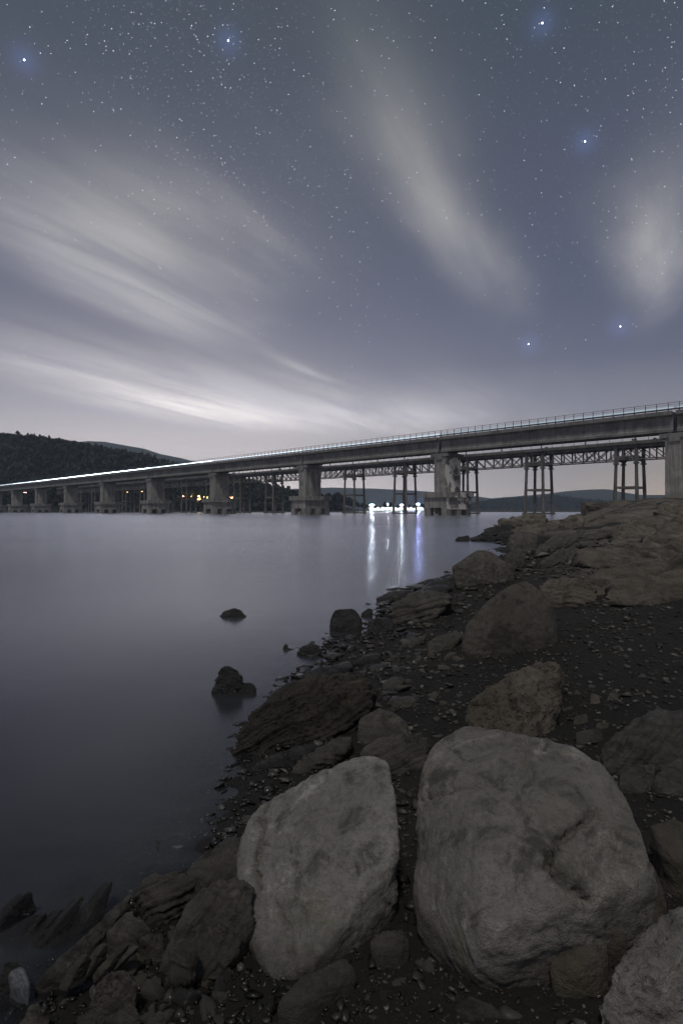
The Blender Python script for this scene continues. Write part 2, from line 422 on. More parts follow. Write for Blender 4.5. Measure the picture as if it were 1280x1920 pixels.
hh = gg.m('ADD', gg.m('ADD', n2, gg.m('MULTIPLY', n3, 0.5)), gg.m('MULTIPLY', gg.m('ADD', rs, rn), gg.m('MULTIPLY', rf, 2.5)))
gg.put(bs.inputs['Normal'], gg.bump(hh, 0.8, 0.04))
xs = axis(0.6, -9, 290, 330, 1.1); ys = axis(1.8, -8, 420, 430, 2.0)
me, gx, gy, _ = grid_mesh('shore_ground', xs, ys, terrain_z)
a_ = me.attributes.new('rocky', 'FLOAT', 'POINT'); a_.data.foreach_set('value', rocky(gx, gy, land_sd(np.stack([gx, gy], 1))).astype(np.float32))
tag(obj('shore_ground', me, soil), kind='structure')

# ------------------------------------------------------------------ rocks
_ico = {}
def ico(sub):
    if sub not in _ico:
        bm = bmesh.new(); bmesh.ops.create_icosphere(bm, subdivisions=sub, radius=1.0)
        v = np.array([tuple(x.co) for x in bm.verts]); f = np.array([[w.index for w in q.verts] for q in bm.faces])
        v /= np.linalg.norm(v, axis=1)[:, None]; bm.free(); _ico[sub] = (v, f)
    return _ico[sub]

def hull_planes(P):
    bm = bmesh.new()
    for p in P: bm.verts.new(p)
    bmesh.ops.convex_hull(bm, input=bm.verts[:]); bmesh.ops.recalc_face_normals(bm, faces=bm.faces[:])
    ns, ds = [], []
    for f in bm.faces:
        if f.calc_area() < 1e-9: continue
        n = np.array(f.normal); d = float(n @ np.array(f.verts[0].co))
        if d < 0: n, d = -n, -d
        if d < 1e-4: continue
        for m_ in ns:
            if n @ m_ > 0.994: break
        else: ns.append(n); ds.append(d)
    bm.free(); return np.array(ns), np.array(ds)

def vnormals(v, f):
    fn = np.cross(v[f[:, 1]] - v[f[:, 0]], v[f[:, 2]] - v[f[:, 0]]); vn = np.zeros_like(v)
    for k in range(3): np.add.at(vn, f[:, k], fn)
    return vn / (np.linalg.norm(vn, axis=1)[:, None] + 1e-12)

STYLE = {  # low swell, mid ridges, fine grain, strata, strata frequency, pits
    'smooth': (.026, .014, .006, .004, 5, 0), 'hero': (.014, .010, .0045, .007, 5, 0), 'flaky': (.03, .030, .008, .030, 9, 0),
    'pitted': (.045, .024, .013, 0, 5, .012), 'rubble': (.075, .050, .014, .016, 6, .005), 'ledge': (.035, .026, .008, .034, 7, 0), 'slab': (.02, .02, .007, .012, 7, 0), 'crust': (.045, .040, .014, .030, 7, .004)}

def rock_surface(P, style, sub, p=16.0, tilt=(0.25, 0.15, 1.0), seed=0, chips=0):
    P = np.array(P, dtype=np.float64); c = P.mean(0); Q = P - c
    w, ax = np.linalg.eigh(np.cov(Q.T)); sc = np.sqrt(np.maximum(w, w.max() * 0.01)); T = ax * sc
    Qw = Q @ ax / sc
    n, d = hull_planes(Qw)
    D, f = ico(sub); r = np.zeros(len(D))
    for a, b in zip(n, d): r += (np.maximum(D @ a, 0) / b) ** p
    if chips:                                            # knock flat chips off the edges so that faces meet crisply
        rr = np.random.default_rng(900 + seed)
        for k in rr.integers(0, len(D), chips):
            nn = ((np.maximum(n @ D[k], 0) / d) ** p)[:, None] * n / d[:, None]; a = nn.sum(0); a = a / np.linalg.norm(a) + rr.normal(0, .02, 3); a /= np.linalg.norm(a); b = (a @ D[k]) * r[k] ** (-1.0 / p) * rr.uniform(.985, 1.0)
            if b > 0: r += (np.maximum(D @ a, 0) / b) ** p
    V = (D * (r ** (-1.0 / p))[:, None]) @ T.T
    size = (V.max(0) - V.min(0)).max()
    if np.linalg.det(T) < 0: f = f[:, ::-1]
    N = vnormals(V, f); u = V / size + seed * 7.77
    a1, a2, a3, a4, fq, pit = STYLE[style]
    disp = a1 * fbm(u * 2.2, 3) + a2 * (ridged(u * 5.0, 4) - 0.55) + a3 * fbm(u * 22, 3)
    if style == 'hero':
        disp = disp - 0.010 * sstep(.80, .97, ridged(u * 1.7 + 3, 2)) + 0.007 * sstep(-.1, .15, noise3(u * 3.3 + 8))
    if a4:
        t = np.array(tilt) / np.linalg.norm(tilt)
        l = (u @ t) * fq + 0.55 * fbm(u * 2.0, 3)
        l2 = np.stack([np.zeros_like(l), np.zeros_like(l), l * 2.3], 1) + 0.25 * u
        st = noise3(l2); st2 = noise3(l2 * 3.1)
        disp = disp + a4 * (np.sign(st) * np.abs(st) ** 0.5 + 0.5 * np.sign(st2) * np.abs(st2) ** 0.6)
    if pit: disp = disp - pit * sstep(.10, .35, noise3(u * 26)) - pit * 0.8 * sstep(.1, .3, noise3(u * 52))
    return c, V + N * (disp * size)[:, None], f

FOOT = []      # footprints of rocks standing in or at the water, for the shallow film round them
SEED = [0]
def put_rock(name, label, cat, pts, style, sub, mat, p=16.0, tilt=(.25, .15, 1), group=None, grooves=()):
    SEED[0] += 1
    c, V, f = rock_surface(pts, style, sub, p, tilt, SEED[0], 30 if style == 'hero' else (9 if style == 'smooth' and p > 11 else 0))
    V = V * (1.035 if style == 'hero' else 1.0) + c
    if grooves:                                          # open cracks cut into the face that looks at the lake path
        N = vnormals(V, f); ppx = 640 + F * V[:, 0] / V[:, 1]; ppy = HZ - F * (V[:, 2] - EYE) / V[:, 1]
        face = np.einsum('ij,ij->i', N, np.array([0, 0, EYE]) - V) > 0
        ppx = ppx + 7 * fbm(V * 30, 3); ppy = ppy + 7 * fbm(V * 30 + 5, 3)
        for line, wd, dp in grooves:
            best = np.full(len(V), 1e9)
            for (ax, ay), (bx, by) in zip(line[:-1], line[1:]):
                t = np.clip(((ppx - ax) * (bx - ax) + (ppy - ay) * (by - ay)) / ((bx - ax) ** 2 + (by - ay) ** 2), 0, 1)
                best = np.minimum(best, np.hypot(ppx - ax - t * (bx - ax), ppy - ay - t * (by - ay)))
            V = V - N * (face * dp * np.exp(-(best / wd) ** 2))[:, None]
    lo = V[:, 2].min(); loc = np.array([c[0], c[1], lo])
    o = obj(name, mesh_np(name, V - loc, f, True), mat, None, tuple(loc)); tag(o, label, cat, group)
    pn = mat.node_tree.nodes.get('patch')
    if pn: pn.inputs[1].default_value = tuple((P3(580, 1725, .11) if 'left of' in label else P3(880, 1770, .14)) - loc)
    FOOT.append(V[(V[:, 2] < 0.06) & (V[:, 2] > -0.10)][::7, :2])
    return o

def P3(px, py, z):
    d = (EYE - z) * F / (py - HZ); return np.array([(px - 640) / F * d, d, z])

def rock_z(name, label, outline, extra, style, sub, mat, p=16.0, drop=0.22, shrink=0.86, cat='boulder', tilt=(.25, .15, 1), grooves=()):
    A = np.array([P3(*q) for q in outline]); E = [P3(*q) for q in extra]
    c = A.mean(0); B = c + (A - c) * shrink; B[:, 2] = np.minimum(A[:, 2] - 0.05, terrain_z(B[:, 0], B[:, 1]) - drop * 0.5)
    return put_rock(name, label, cat, np.vstack([A, B] + ([np.array(E)] if E else [])), style, sub, mat, p, tilt, None, grooves)

def rock_o(name, label, outline, style, sub, mat, lean=0.5, thick=None, p=16.0, cat='rock', base=None, tilt=(.25, .15, 1), bulge=0.25, depth=None, group=None):
    o = np.array(outline, dtype=float); yb = o[:, 1].max(); xc = o[np.argmax(o[:, 1]), 0]
    db = depth or ground_hit(*(base or (o[:, 0].mean(), yb)))
    w = (o[:, 0].max() - o[:, 0].min()) / F * db; thick = thick if thick is not None else 0.75 * w
    def place(x, y, extra=0.0):
        d = db + lean * (yb - y) / F * db + extra
        return np.array([(x - 640) / F * d, d, EYE + (HZ - y) / F * d])
    A = np.array([place(x, y) for x, y in o]); m_ = o.mean(0)
    B = np.array([place(*(m_ + (q - m_) * 0.82), thick * (0.75 + 0.25 * ((q[0] - m_[0]) / (abs(o[:, 0] - m_[0]).max() + 1e-6)))) for q in o])
    hgt = A[:, 2].max() - A[:, 2].min()
    lowA = A[A[:, 2] < A[:, 2].min() + 0.5 * hgt].copy(); lowA[:, 2] -= 0.3 * hgt + 0.02
    lowB = B[B[:, 2] < B[:, 2].min() + 0.5 * hgt].copy(); lowB[:, 2] -= 0.3 * hgt + 0.05
    front = place(m_[0] + rng.normal() * 4, m_[1] + (yb - m_[1]) * 0.2, -bulge * 0.25 * w)
    return put_rock(name, label, cat, np.vstack([A, B, lowA, lowB, front[None]]), style, sub, mat, p, tilt, group)

GREY = ((0.27, 0.257, 0.236), (0.385, 0.37, 0.343)); WARM = ((0.072, 0.064, 0.052), (0.105, 0.094, 0.077))
DARK = ((0.075, 0.068, 0.057), (0.135, 0.122, 0.104)); WET = ((0.030, 0.029, 0.028), (0.055, 0.052, 0.049)); PALE = ((0.24, 0.225, 0.205), (0.33, 0.31, 0.285))
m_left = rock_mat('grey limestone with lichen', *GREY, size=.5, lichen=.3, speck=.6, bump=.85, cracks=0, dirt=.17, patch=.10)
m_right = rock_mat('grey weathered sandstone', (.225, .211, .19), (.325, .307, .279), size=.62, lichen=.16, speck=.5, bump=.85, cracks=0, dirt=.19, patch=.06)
m_pit = rock_mat('pitted pale rock', *PALE, size=.5, pits=.12, bump=1.0, cracks=0)
m_cong = rock_mat('brown conglomerate', (.12, .10, .075), (.19, .165, .13), size=.6, pits=.3, bump=.9, cracks=0)
m_warm = rock_mat('smooth brown boulder', *WARM, size=1.0, lichen=.25, bump=.55, cracks=.5)
m_warmf = rock_mat('brown bedrock', (.155, .136, .109), (.245, .217, .177), size=1.6, strata=.55, bump=.8, cracks=.5)
m_flaky = rock_mat('flaky dark schist', (.085, .078, .068), (.14, .13, .115), size=.5, strata=.7, bump=.9, rough=.7)
m_slate = rock_mat('dark slate', *DARK, size=.35, strata=.5, bump=.8, rough=.6)
m_wet = rock_mat('wet dark rock', *WET, size=.5, strata=.35, bump=.8, rough=.22, cracks=0)
m_wetfar = rock_mat('wet dark shore rock', *WET, size=1.4, strata=.35, bump=.8, rough=.38, cracks=0)
m_moss = rock_mat('mossy lumpy outcrop', (.040, .034, .026), (.080, .068, .050), size=.6, lichen=.22, pits=.35, bump=1.0, rough=.8, cracks=0)
m_pale = rock_mat('pale wet cobble', (.10, .104, .11), (.15, .154, .16), size=.2, rough=.35, bump=.3, cracks=0)
m_conc = rock_mat('broken concrete', (.10, .09, .075), (.16, .145, .12), size=2.0, speck=.4, bump=.6, cracks=.3)

# the two big boulders in front
rock_z('boulder', 'smaller pale grey boulder standing left of the largest front boulder',
       [(437, 1562, .20), (462, 1525, .22), (495, 1497, .25), (600, 1440, .33), (682, 1410, .37), (737, 1424, .37), (752, 1500, .31), (760, 1590, .23), (752, 1640, .17),
        (690, 1712, .12), (590, 1796, .085), (515, 1824, .06), (458, 1752, .075), (440, 1660, .135)],
       [(500, 1540, .245), (640, 1560, .262)], 'hero', 7, m_left, p=30, tilt=(.9, .1, .5), grooves=[([(497, 1490), (492, 1540), (484, 1590), (478, 1630), (486, 1668)], 4.5, .034), ([(520, 1700), (540, 1730), (548, 1790)], 5, .010), ([(540, 1590), (600, 1620), (660, 1640), (720, 1610)], 14, .008)])
rock_z('boulder', 'largest grey brown boulder with a winding crack, front right of the shore',
       [(785, 1480, .32), (812, 1395, .40), (868, 1358, .44), (965, 1374, .46), (1092, 1402, .46), (1152, 1440, .44), (1205, 1560, .36), (1248, 1678, .26),
        (1150, 1790, .12), (1040, 1850, .07), (965, 1886, .04), (905, 1872, .05), (800, 1735, .12), (780, 1660, .17), (780, 1560, .25)],
       [(915, 1782, .19), (1000, 1745, .225), (1095, 1690, .27), (1170, 1665, .285), (1000, 1480, .415), (880, 1600, .31)], 'hero', 7, m_right, p=38, tilt=(.3, -.8, .9), grooves=[([(1112, 1522), (1070, 1560), (1034, 1592), (1024, 1625), (1052, 1650), (1080, 1668), (1104, 1690)], 7, .030), ([(784, 1502), (830, 1486), (872, 1472), (935, 1468)], 4, .014), ([(985, 1400), (990, 1430), (978, 1450)], 5, .008), ([(880, 1395), (960, 1390), (1080, 1418)], 6, .010), ([(975, 1640), (960, 1690)], 5, .007)])
rock_z('boulder', 'rough pitted pale rock cut by the lower right corner',
       [(1100, 1915, .10), (1118, 1850, .15), (1165, 1765, .21), (1235, 1705, .26), (1330, 1660, .30), (1420, 1700, .28), (1450, 1900, .16), (1300, 2050, .05), (1120, 2010, .03)],
       [(1230, 1800, .235)], 'pitted', 6, m_pit, p=14)
rock_z('rock', 'small angular brown stone wedged against the largest front boulder',
       [(1030, 1800, .13), (1062, 1760, .165), (1105, 1768, .17), (1140, 1775, .165), (1125, 1830, .12), (1085, 1868, .08), (1040, 1865, .075)], [(1080, 1800, .15)], 'smooth', 5, m_warm, p=18, cat='stone')
rock_z('rock', 'fist sized stone between the largest boulder and the pitted corner rock', [(1125, 1755, .17), (1150, 1738, .19), (1174, 1745, .19), (1172, 1772, .165), (1140, 1778, .155)], [], 'smooth', 4, m_warm, p=10, cat='stone')
rock_z('rock', 'flat tan slab lying at the right edge beside the largest boulder', [(1216, 1542, .23), (1262, 1535, .245), (1330, 1560, .24), (1340, 1620, .20), (1262, 1607, .20), (1236, 1588, .205)], [], 'slab', 5, m_warm, p=18)
rock_z('rock', 'brown rock tucked under the right flank of the largest boulder', [(1180, 1580, .26), (1225, 1600, .25), (1250, 1660, .20), (1255, 1710, .15), (1200, 1740, .13), (1160, 1700, .17)], [], 'smooth', 5, m_warm, p=12)
rock_o('boulder', 'layered flaky boulder at the right edge behind the largest boulder',
       [(1118, 1420), (1135, 1395), (1185, 1350), (1235, 1332), (1300, 1335), (1360, 1370), (1360, 1440), (1280, 1450), (1190, 1452), (1130, 1440)], 'flaky', 6, m_flaky, lean=.9, thick=.35, tilt=(-.6, .2, 1))
rock_o('rock', 'dark blocky rock below the layered flaky boulder', [(1165, 1440), (1195, 1430), (1235, 1432), (1225, 1475), (1180, 1492), (1158, 1480)], 'smooth', 5, m_flaky, lean=.8, thick=.15)
rock_o('rock', 'dark rock at the right edge below the layered flaky boulder', [(1225, 1445), (1290, 1410), (1340, 1430), (1340, 1500), (1250, 1495), (1215, 1475)], 'smooth', 5, m_flaky, lean=.8, thick=.2)
rock_o('boulder', 'upright brown pitted rock with a pointed top behind the largest boulder',
       [(868, 1320), (905, 1290), (960, 1268), (1005, 1245), (1052, 1240), (1058, 1258), (1040, 1330), (1032, 1385), (960, 1392), (905, 1390), (880, 1360)], 'pitted', 6, m_cong, lean=.75, thick=.35)
rock_o('boulder', 'big smooth triangular boulder on the dirt slope',
       [(863, 1222), (868, 1180), (905, 1130), (955, 1096), (985, 1087), (1010, 1098), (1035, 1125), (1050, 1165), (1040, 1185), (985, 1200), (920, 1228), (880, 1230)], 'smooth', 6, m_warm, lean=.55, thick=.7, p=20)
rock_o('boulder', 'dark angular boulder standing at the water edge below the lit pier',
       [(842, 1062), (868, 1042), (898, 1030), (920, 1034), (940, 1058), (968, 1068), (950, 1085), (900, 1094), (858, 1097), (848, 1085)], 'smooth', 6, m_slate, lean=.4, p=20)
rock_o('rock', 'small tilted block beside the dark water edge boulder', [(942, 1048), (962, 1030), (985, 1040), (984, 1052), (960, 1066), (945, 1062)], 'flaky', 5, m_flaky, lean=.6, p=20, tilt=(1, 0, .6))
rock_o('boulder', 'rounded dark boulder at the inlet behind the angular one', [(948, 1010), (958, 998), (985, 994), (1008, 1003), (1010, 1020), (1000, 1032), (965, 1036), (950, 1025)], 'smooth', 5, m_slate, lean=.4, p=9)
rock_o('rock', 'low brown rock behind the big triangular boulder', [(1004, 1100), (1030, 1088), (1062, 1082), (1100, 1090), (1122, 1108), (1115, 1125), (1080, 1135), (1030, 1136)], 'ledge', 5, m_warmf, lean=.8, tilt=(.1, .3, 1))
# bedrock ledges on the right bank
rock_o('bedrock_ledge', 'broad layered bedrock ledge reaching the right edge of the bank',
       [(1120, 1112), (1180, 1080), (1250, 1060), (1340, 1048), (1420, 1050), (1420, 1110), (1290, 1122), (1230, 1122), (1180, 1132)], 'ledge', 6, m_warmf, lean=2.6, thick=1.2, tilt=(-.12, .25, 1), cat='ledge')
rock_o('bedrock_ledge', 'tan sloping bedrock sheet between the low rock and the broad ledge', [(1085, 1090), (1150, 1065), (1215, 1050), (1250, 1058), (1190, 1090), (1140, 1112), (1100, 1118)], 'ledge', 6, m_warmf, lean=3.2, thick=.5, tilt=(.3, .5, 1), cat='ledge')
rock_o('bedrock_ledge', 'flat pale bedrock shelf in the middle of the right bank', [(1078, 1045), (1110, 1028), (1180, 1018), (1250, 1025), (1245, 1050), (1190, 1062), (1110, 1064)], 'ledge', 6, m_warmf, lean=3.5, thick=.8, tilt=(.1, .2, 1), cat='ledge')
rock_o('bedrock_ledge', 'bedrock shelf rising to the right edge above the pale shelf', [(1180, 1020), (1230, 990), (1300, 970), (1400, 975), (1400, 1045), (1280, 1050), (1210, 1045)], 'ledge', 6, m_warmf, lean=3.0, thick=1.5, tilt=(.1, .2, 1), cat='ledge')
rock_o('bedrock_ledge', 'thin slanted stone rib below the flat pale shelf', [(1012, 1056), (1040, 1035), (1075, 1024), (1086, 1030), (1070, 1048), (1030, 1060)], 'flaky', 5, m_flaky, lean=1.6, thick=.3, tilt=(-.8, .2, .8), cat='ledge')
rock_o('bedrock_ledge', 'long slanted stone rib running up from the rounded inlet boulder', [(1000, 1035), (1030, 1010), (1075, 998), (1100, 992), (1098, 1002), (1060, 1018), (1025, 1036)], 'flaky', 5, m_flaky, lean=1.8, thick=.5, tilt=(-.7, .2, .8), cat='ledge')
rock_o('bedrock_ledge', 'jagged low rock rib right of the far slanted rib', [(1090, 1006), (1120, 994), (1160, 990), (1172, 1000), (1150, 1006), (1110, 1012)], 'flaky', 5, m_flaky, lean=1.2, thick=.5, cat='ledge')
rock_o('bedrock_ledge', 'hummock of bare rock under the concrete slab', [(1140, 1000), (1165, 980), (1220, 968), (1270, 975), (1275, 1000), (1220, 1012), (1160, 1010)], 'ledge', 5, m_warmf, lean=2.4, thick=1.5, cat='ledge')
rock_o('rock', 'dark rounded rock on the hummock near the right edge', [(1214, 985), (1225, 976), (1240, 980), (1242, 990), (1225, 994)], 'smooth', 4, m_slate, lean=.5, p=9)
rock_o('boulder', 'big brown rock on the skyline at the right edge', [(1244, 972), (1258, 955), (1290, 945), (1340, 948), (1340, 985), (1270, 982)], 'ledge', 5, m_warmf, lean=.8, thick=1.5)
rock_o('rock', 'low skyline rock between the slab and the right edge', [(1225, 958), (1240, 944), (1275, 941), (1300, 950), (1280, 962), (1235, 966)], 'ledge', 5, m_warmf, lean=.8, thick=1.2)
rock_o('concrete_slab', 'long broken concrete slab lying on top of the rocky bank', [(1088, 941), (1150, 940), (1215, 940), (1243, 937), (1243, 950), (1215, 958), (1150, 966), (1089, 964)], 'slab', 6, m_conc, lean=.15, thick=2.2, p=26, cat='slab', depth=35)
rock_o('concrete_block', 'upright dark block at the near end of the concrete slab', [(1088, 940), (1097, 939), (1098, 968), (1089, 969)], 'slab', 4, m_slate, lean=.05, thick=1.0, p=26, cat='block', depth=33.5)
rock_o('rock', 'pale wedge shaped stone under the concrete slab', [(1108, 969), (1120, 958), (1132, 965), (1134, 971), (1110, 973)], 'smooth', 4, m_warmf, lean=.5, p=18, cat='stone')
rock_o('boulder', 'blunt brown rock at the foot of the concrete slab', [(1052, 978), (1066, 966), (1088, 962), (1098, 972), (1090, 984), (1060, 988)], 'smooth', 5, m_warmf, lean=.6)
# point of rocks reaching into the lake
rock_o('bedrock_ledge', 'long flat rock topping the rocky point in the lake', [(922, 984), (945, 972), (985, 964), (1022, 966), (1030, 975), (1010, 986), (960, 990)], 'ledge', 5, m_warmf, lean=1.3, thick=2.0, cat='ledge')
rock_o('rock', 'dark wet rock at the front of the rocky point', [(898, 1003), (915, 992), (945, 984), (966, 988), (962, 1002), (925, 1010), (902, 1008)], 'flaky', 5, m_wetfar, lean=.8)
rock_o('rock', 'black wet rock under the flat rock of the point', [(928, 1008), (940, 998), (962, 996), (968, 1006), (950, 1012)], 'flaky', 4, m_wetfar, lean=.6)
rock_o('rock', 'thin low spit of dark rock lying in the water', [(880, 1010), (910, 1006), (935, 1007), (932, 1012), (895, 1014)], 'flaky', 4, m_wetfar, lean=.8)
rock_o('rock', 'small black rock at the tip of the spit', [(852, 1012), (860, 1005), (878, 1005), (880, 1012), (866, 1015)], 'rubble', 4, m_wetfar, lean=.5)
rock_o('rock', 'round brown rock between the rocky point and the slab foot', [(1022, 985), (1030, 974), (1046, 973), (1052, 983), (1042, 992), (1028, 992)], 'smooth', 4, m_warmf, lean=.5, p=9)
rock_o('rock', 'brown rock just right of the flat rock of the point', [(1008, 984), (1016, 972), (1026, 974), (1026, 986), (1014, 990)], 'smooth', 4, m_warmf, lean=.5, p=12)
rock_o('rock', 'low rock shelf above the rounded inlet boulder', [(955, 996), (975, 986), (1005, 988), (1020, 996), (1000, 1002), (965, 1004)], 'ledge', 4, m_warmf, lean=1.2)
# rocks along the waterline
rock_o('boulder', 'black blocky rock standing in the shallow water', [(617, 1180), (620, 1152), (632, 1140), (660, 1137), (672, 1150), (679, 1165), (672, 1178), (640, 1186)], 'smooth', 6, m_wet, lean=.2, p=20)
rock_o('rock', 'jagged black rock standing alone in the water', [(400, 1290), (406, 1262), (424, 1245), (438, 1248), (452, 1262), (456, 1280), (440, 1298), (415, 1302)], 'rubble', 6, m_wet, lean=.2, p=12)
rock_o('rock', 'low rock just beside the jagged lone black rock', [(446, 1296), (455, 1280), (475, 1280), (482, 1292), (468, 1304), (452, 1303)], 'flaky', 4, m_wet, lean=.9)
rock_o('rock', 'farthest low black rock in the open water', [(412, 1154), (422, 1144), (440, 1140), (455, 1146), (460, 1154), (435, 1158)], 'rubble', 5, m_wet, lean=.4)
rock_o('rock', 'pointed flat rock breaking the water surface', [(554, 1226), (566, 1212), (585, 1205), (600, 1214), (606, 1223), (580, 1230)], 'flaky', 5, m_wet, lean=.8)
rock_o('rock', 'tiny stone in the water left of the pointed flat rock', [(530, 1215), (534, 1206), (540, 1208), (541, 1215), (535, 1218)], 'smooth', 3, m_wet, lean=.3, cat='stone')
rock_o('rock', 'low black slab lying at the water edge', [(704, 1122), (722, 1112), (752, 1106), (776, 1106), (778, 1114), (755, 1122), (722, 1129)], 'slab', 5, m_wet, lean=.9, p=18)
rock_o('rock', 'long grey rock sloping into the water behind the wet slab', [(729, 1150), (732, 1132), (770, 1114), (820, 1106), (850, 1112), (845, 1135), (800, 1155), (758, 1168), (735, 1162)], 'flaky', 6, m_slate, lean=.9, thick=.5, p=18, tilt=(-.3, .4, 1))
rock_o('rock', 'flat topped wet slab at the water edge', [(686, 1180), (690, 1164), (712, 1157), (735, 1160), (738, 1175), (722, 1186), (695, 1188)], 'slab', 5, m_wet, lean=.8, p=20)
rock_o('rock', 'thin wet stone beside the black blocky rock', [(676, 1150), (690, 1140), (700, 1143), (694, 1153), (682, 1156)], 'slab', 4, m_wet, lean=.6, p=16, cat='stone')
for i, (ol, lb) in enumerate([([(790, 1103), (808, 1088), (842, 1080), (860, 1088), (850, 1098), (815, 1108)], 'wet slab shining blue under the dark angular boulder'),
        ([(775, 1110), (800, 1100), (838, 1096), (850, 1102), (820, 1112), (790, 1118)], 'second wet shining slab, just below the first'),
        ([(830, 1085), (846, 1076), (860, 1078), (858, 1088), (842, 1092)], 'uppermost of the wet shining slabs at the water edge'),
        ([(786, 1092), (802, 1086), (820, 1084), (812, 1092), (796, 1097)], 'thin wet slab half in the water')]):
    rock_o('wet_slab', lb, ol, 'slab', 4, m_wet, lean=1.2, p=18, cat='slab')
rock_o('boulder', 'low dark crusted lump of rock reaching into the water',
       [(430, 1392), (452, 1352), (490, 1318), (540, 1285), (600, 1262), (670, 1256), (705, 1275), (708, 1300), (690, 1330), (640, 1368), (580, 1392), (500, 1412), (450, 1414)], 'crust', 7, m_moss, lean=.85, thick=.3, p=14, bulge=.15, tilt=(-.55, .45, .8))
rock_o('rock', 'slanted dark slab in the water below the crusted lump', [(470, 1440), (500, 1418), (560, 1398), (590, 1392), (600, 1402), (560, 1425), (510, 1445)], 'slab', 5, m_wet, lean=.9, thick=.12, p=16)
rock_o('rock', 'second slanted slab below the crusted lump', [(545, 1440), (580, 1410), (640, 1382), (665, 1380), (655, 1402), (610, 1425), (570, 1448)], 'flaky', 5, m_slate, lean=.9, thick=.12, p=16)
rock_o('rock', 'smooth dark rock between the crusted lump and the boulders', [(664, 1370), (672, 1348), (712, 1326), (750, 1340), (772, 1366), (755, 1384), (715, 1396), (680, 1395)], 'smooth', 5, m_slate, lean=.7, p=18)
rock_o('rock', 'dark flaky rock behind the gap between the two big boulders', [(668, 1412), (700, 1390), (745, 1378), (790, 1378), (806, 1398), (798, 1440), (770, 1462), (735, 1450), (695, 1425)], 'flaky', 6, m_slate, lean=.9, thick=.2, p=14, tilt=(-.4, .5, 1))
rock_o('rock', 'thin pale edged rock sheet awash behind the crusted lump', [(560, 1268), (590, 1252), (640, 1245), (665, 1250), (640, 1262), (590, 1275)], 'slab', 5, m_wet, lean=1.6, thick=.12, p=16)
rock_o('rock', 'wet rock sheet awash left of the crusted lump top', [(500, 1306), (525, 1286), (560, 1274), (570, 1282), (540, 1302), (510, 1314)], 'slab', 4, m_wet, lean=1.4, thick=.1, p=16)
# slate slabs at the lower left
rock_z('slate_outcrop', 'large layered slate outcrop left of the pale boulder', [(300, 1810, .06), (330, 1730, .10), (368, 1668, .14), (415, 1642, .17), (470, 1640, .18), (480, 1720, .12), (430, 1790, .08), (360, 1830, .05)], [], 'flaky', 6, m_slate, p=14, tilt=(-.9, .25, .55), cat='rock')
rock_z('slate_outcrop', 'dark slate rock at the water behind the pale boulder', [(345, 1640, .06), (370, 1600, .09), (430, 1560, .12), (470, 1570, .13), (460, 1640, .08), (400, 1655, .06)], [], 'flaky', 5, m_slate, p=14, tilt=(-.9, .25, .55), cat='rock')
rock_z('slate_slab', 'shiny grained slate slab at the waterline left of the outcrop', [(252, 1668, .06), (285, 1640, .09), (325, 1631, .10), (372, 1645, .11), (350, 1668, .085), (300, 1700, .05), (270, 1700, .04)], [], 'flaky', 6, m_slate, p=18, tilt=(-.4, .6, .7), cat='slab')
rock_z('slate_slab', 'triangular slate slab below the shiny grained one', [(200, 1745, .06), (240, 1714, .09), (285, 1738, .085), (262, 1760, .06), (215, 1762, .05)], [], 'slab', 5, m_slate, p=20, cat='slab')
rock_z('slate_slab', 'flat pale edged slate slab beside the triangular one', [(250, 1755, .07), (305, 1745, .085), (310, 1755, .07), (270, 1772, .05)], [], 'slab', 4, m_slate, p=20, cat='slab')
def fin(label, a, b, wpx, z0, z1, mat=m_slate, th=0.05):
    A = P3(*a, z0); B = P3(*b, z1); n = np.array([.75, -.35, .2]); n /= np.linalg.norm(n); L = B - A; w = np.cross(L, n); w /= np.linalg.norm(w)
    W = wpx / F * A[1]; pts = []
    for t, ww in ((0, 1.0), (.55, .85), (1.0, .18)):
        for s in (-.5, .5):
            for q in (-.5, .5): pts.append(A + L * t + w * W * ww * s + n * th * (1 - .4 * t) * q)
    pts.append(A - L * .3)
    return put_rock('slate_fin', label, 'slab', np.array(pts), 'slab', 5, mat, 18, tuple(n))
fin('tall pointed slate fin at the left edge of the water', (8, 1760), (47, 1672), 80, -.04, .07, m_wet)
fin('stubby slate fin with a shiny tip beside the tall one', (50, 1770), (80, 1712), 34, -.03, .04, m_wet)
fin('middle slate fin leaning right, its tip wet', (70, 1795), (150, 1682), 40, -.03, .05, m_wet)
fin('narrow slate fin leaning right at the water edge', (150, 1755), (205, 1652), 34, -.02, .07, m_wet)
fin('low slate fin half under the water', (60, 1790), (112, 1704), 36, -.03, .04, m_wet)
rock_z('slate_slab', 'long thin slate slab slanting up from the lower left corner', [(60, 1850, .02), (110, 1800, .05), (200, 1722, .07), (245, 1668, .085), (250, 1676, .08), (205, 1745, .05), (120, 1830, .03)], [], 'slab', 6, m_slate, p=20, cat='slab')
for lb, a, b, w_ in [('broad slate leaf standing in the rubble at lower left', (135, 1850), (160, 1790), 40), ('slate leaf right of the broad standing one', (165, 1830), (195, 1770), 34),
                     ('thin slate leaf leaning right in the rubble', (190, 1830), (238, 1770), 26), ('narrow slate leaf nearest the layered outcrop', (215, 1815), (255, 1775), 26)]:
    fin(lb, a, b, w_, .03, .09, m_slate, .03)
rock_z('cobble', 'smooth pale wet cobble at the lower left edge', [(12, 1822, .05), (20, 1808, .065), (42, 1808, .07), (58, 1832, .06), (55, 1848, .045), (30, 1848, .04)], [], 'smooth', 5, m_pale, p=7, cat='stone')
rock_z('rock', 'dark capped rock behind the pale wet cobble', [(-5, 1830, .05), (10, 1790, .08), (38, 1788, .085), (42, 1810, .065), (25, 1835, .04)], [], 'smooth', 5, m_wet, p=12)
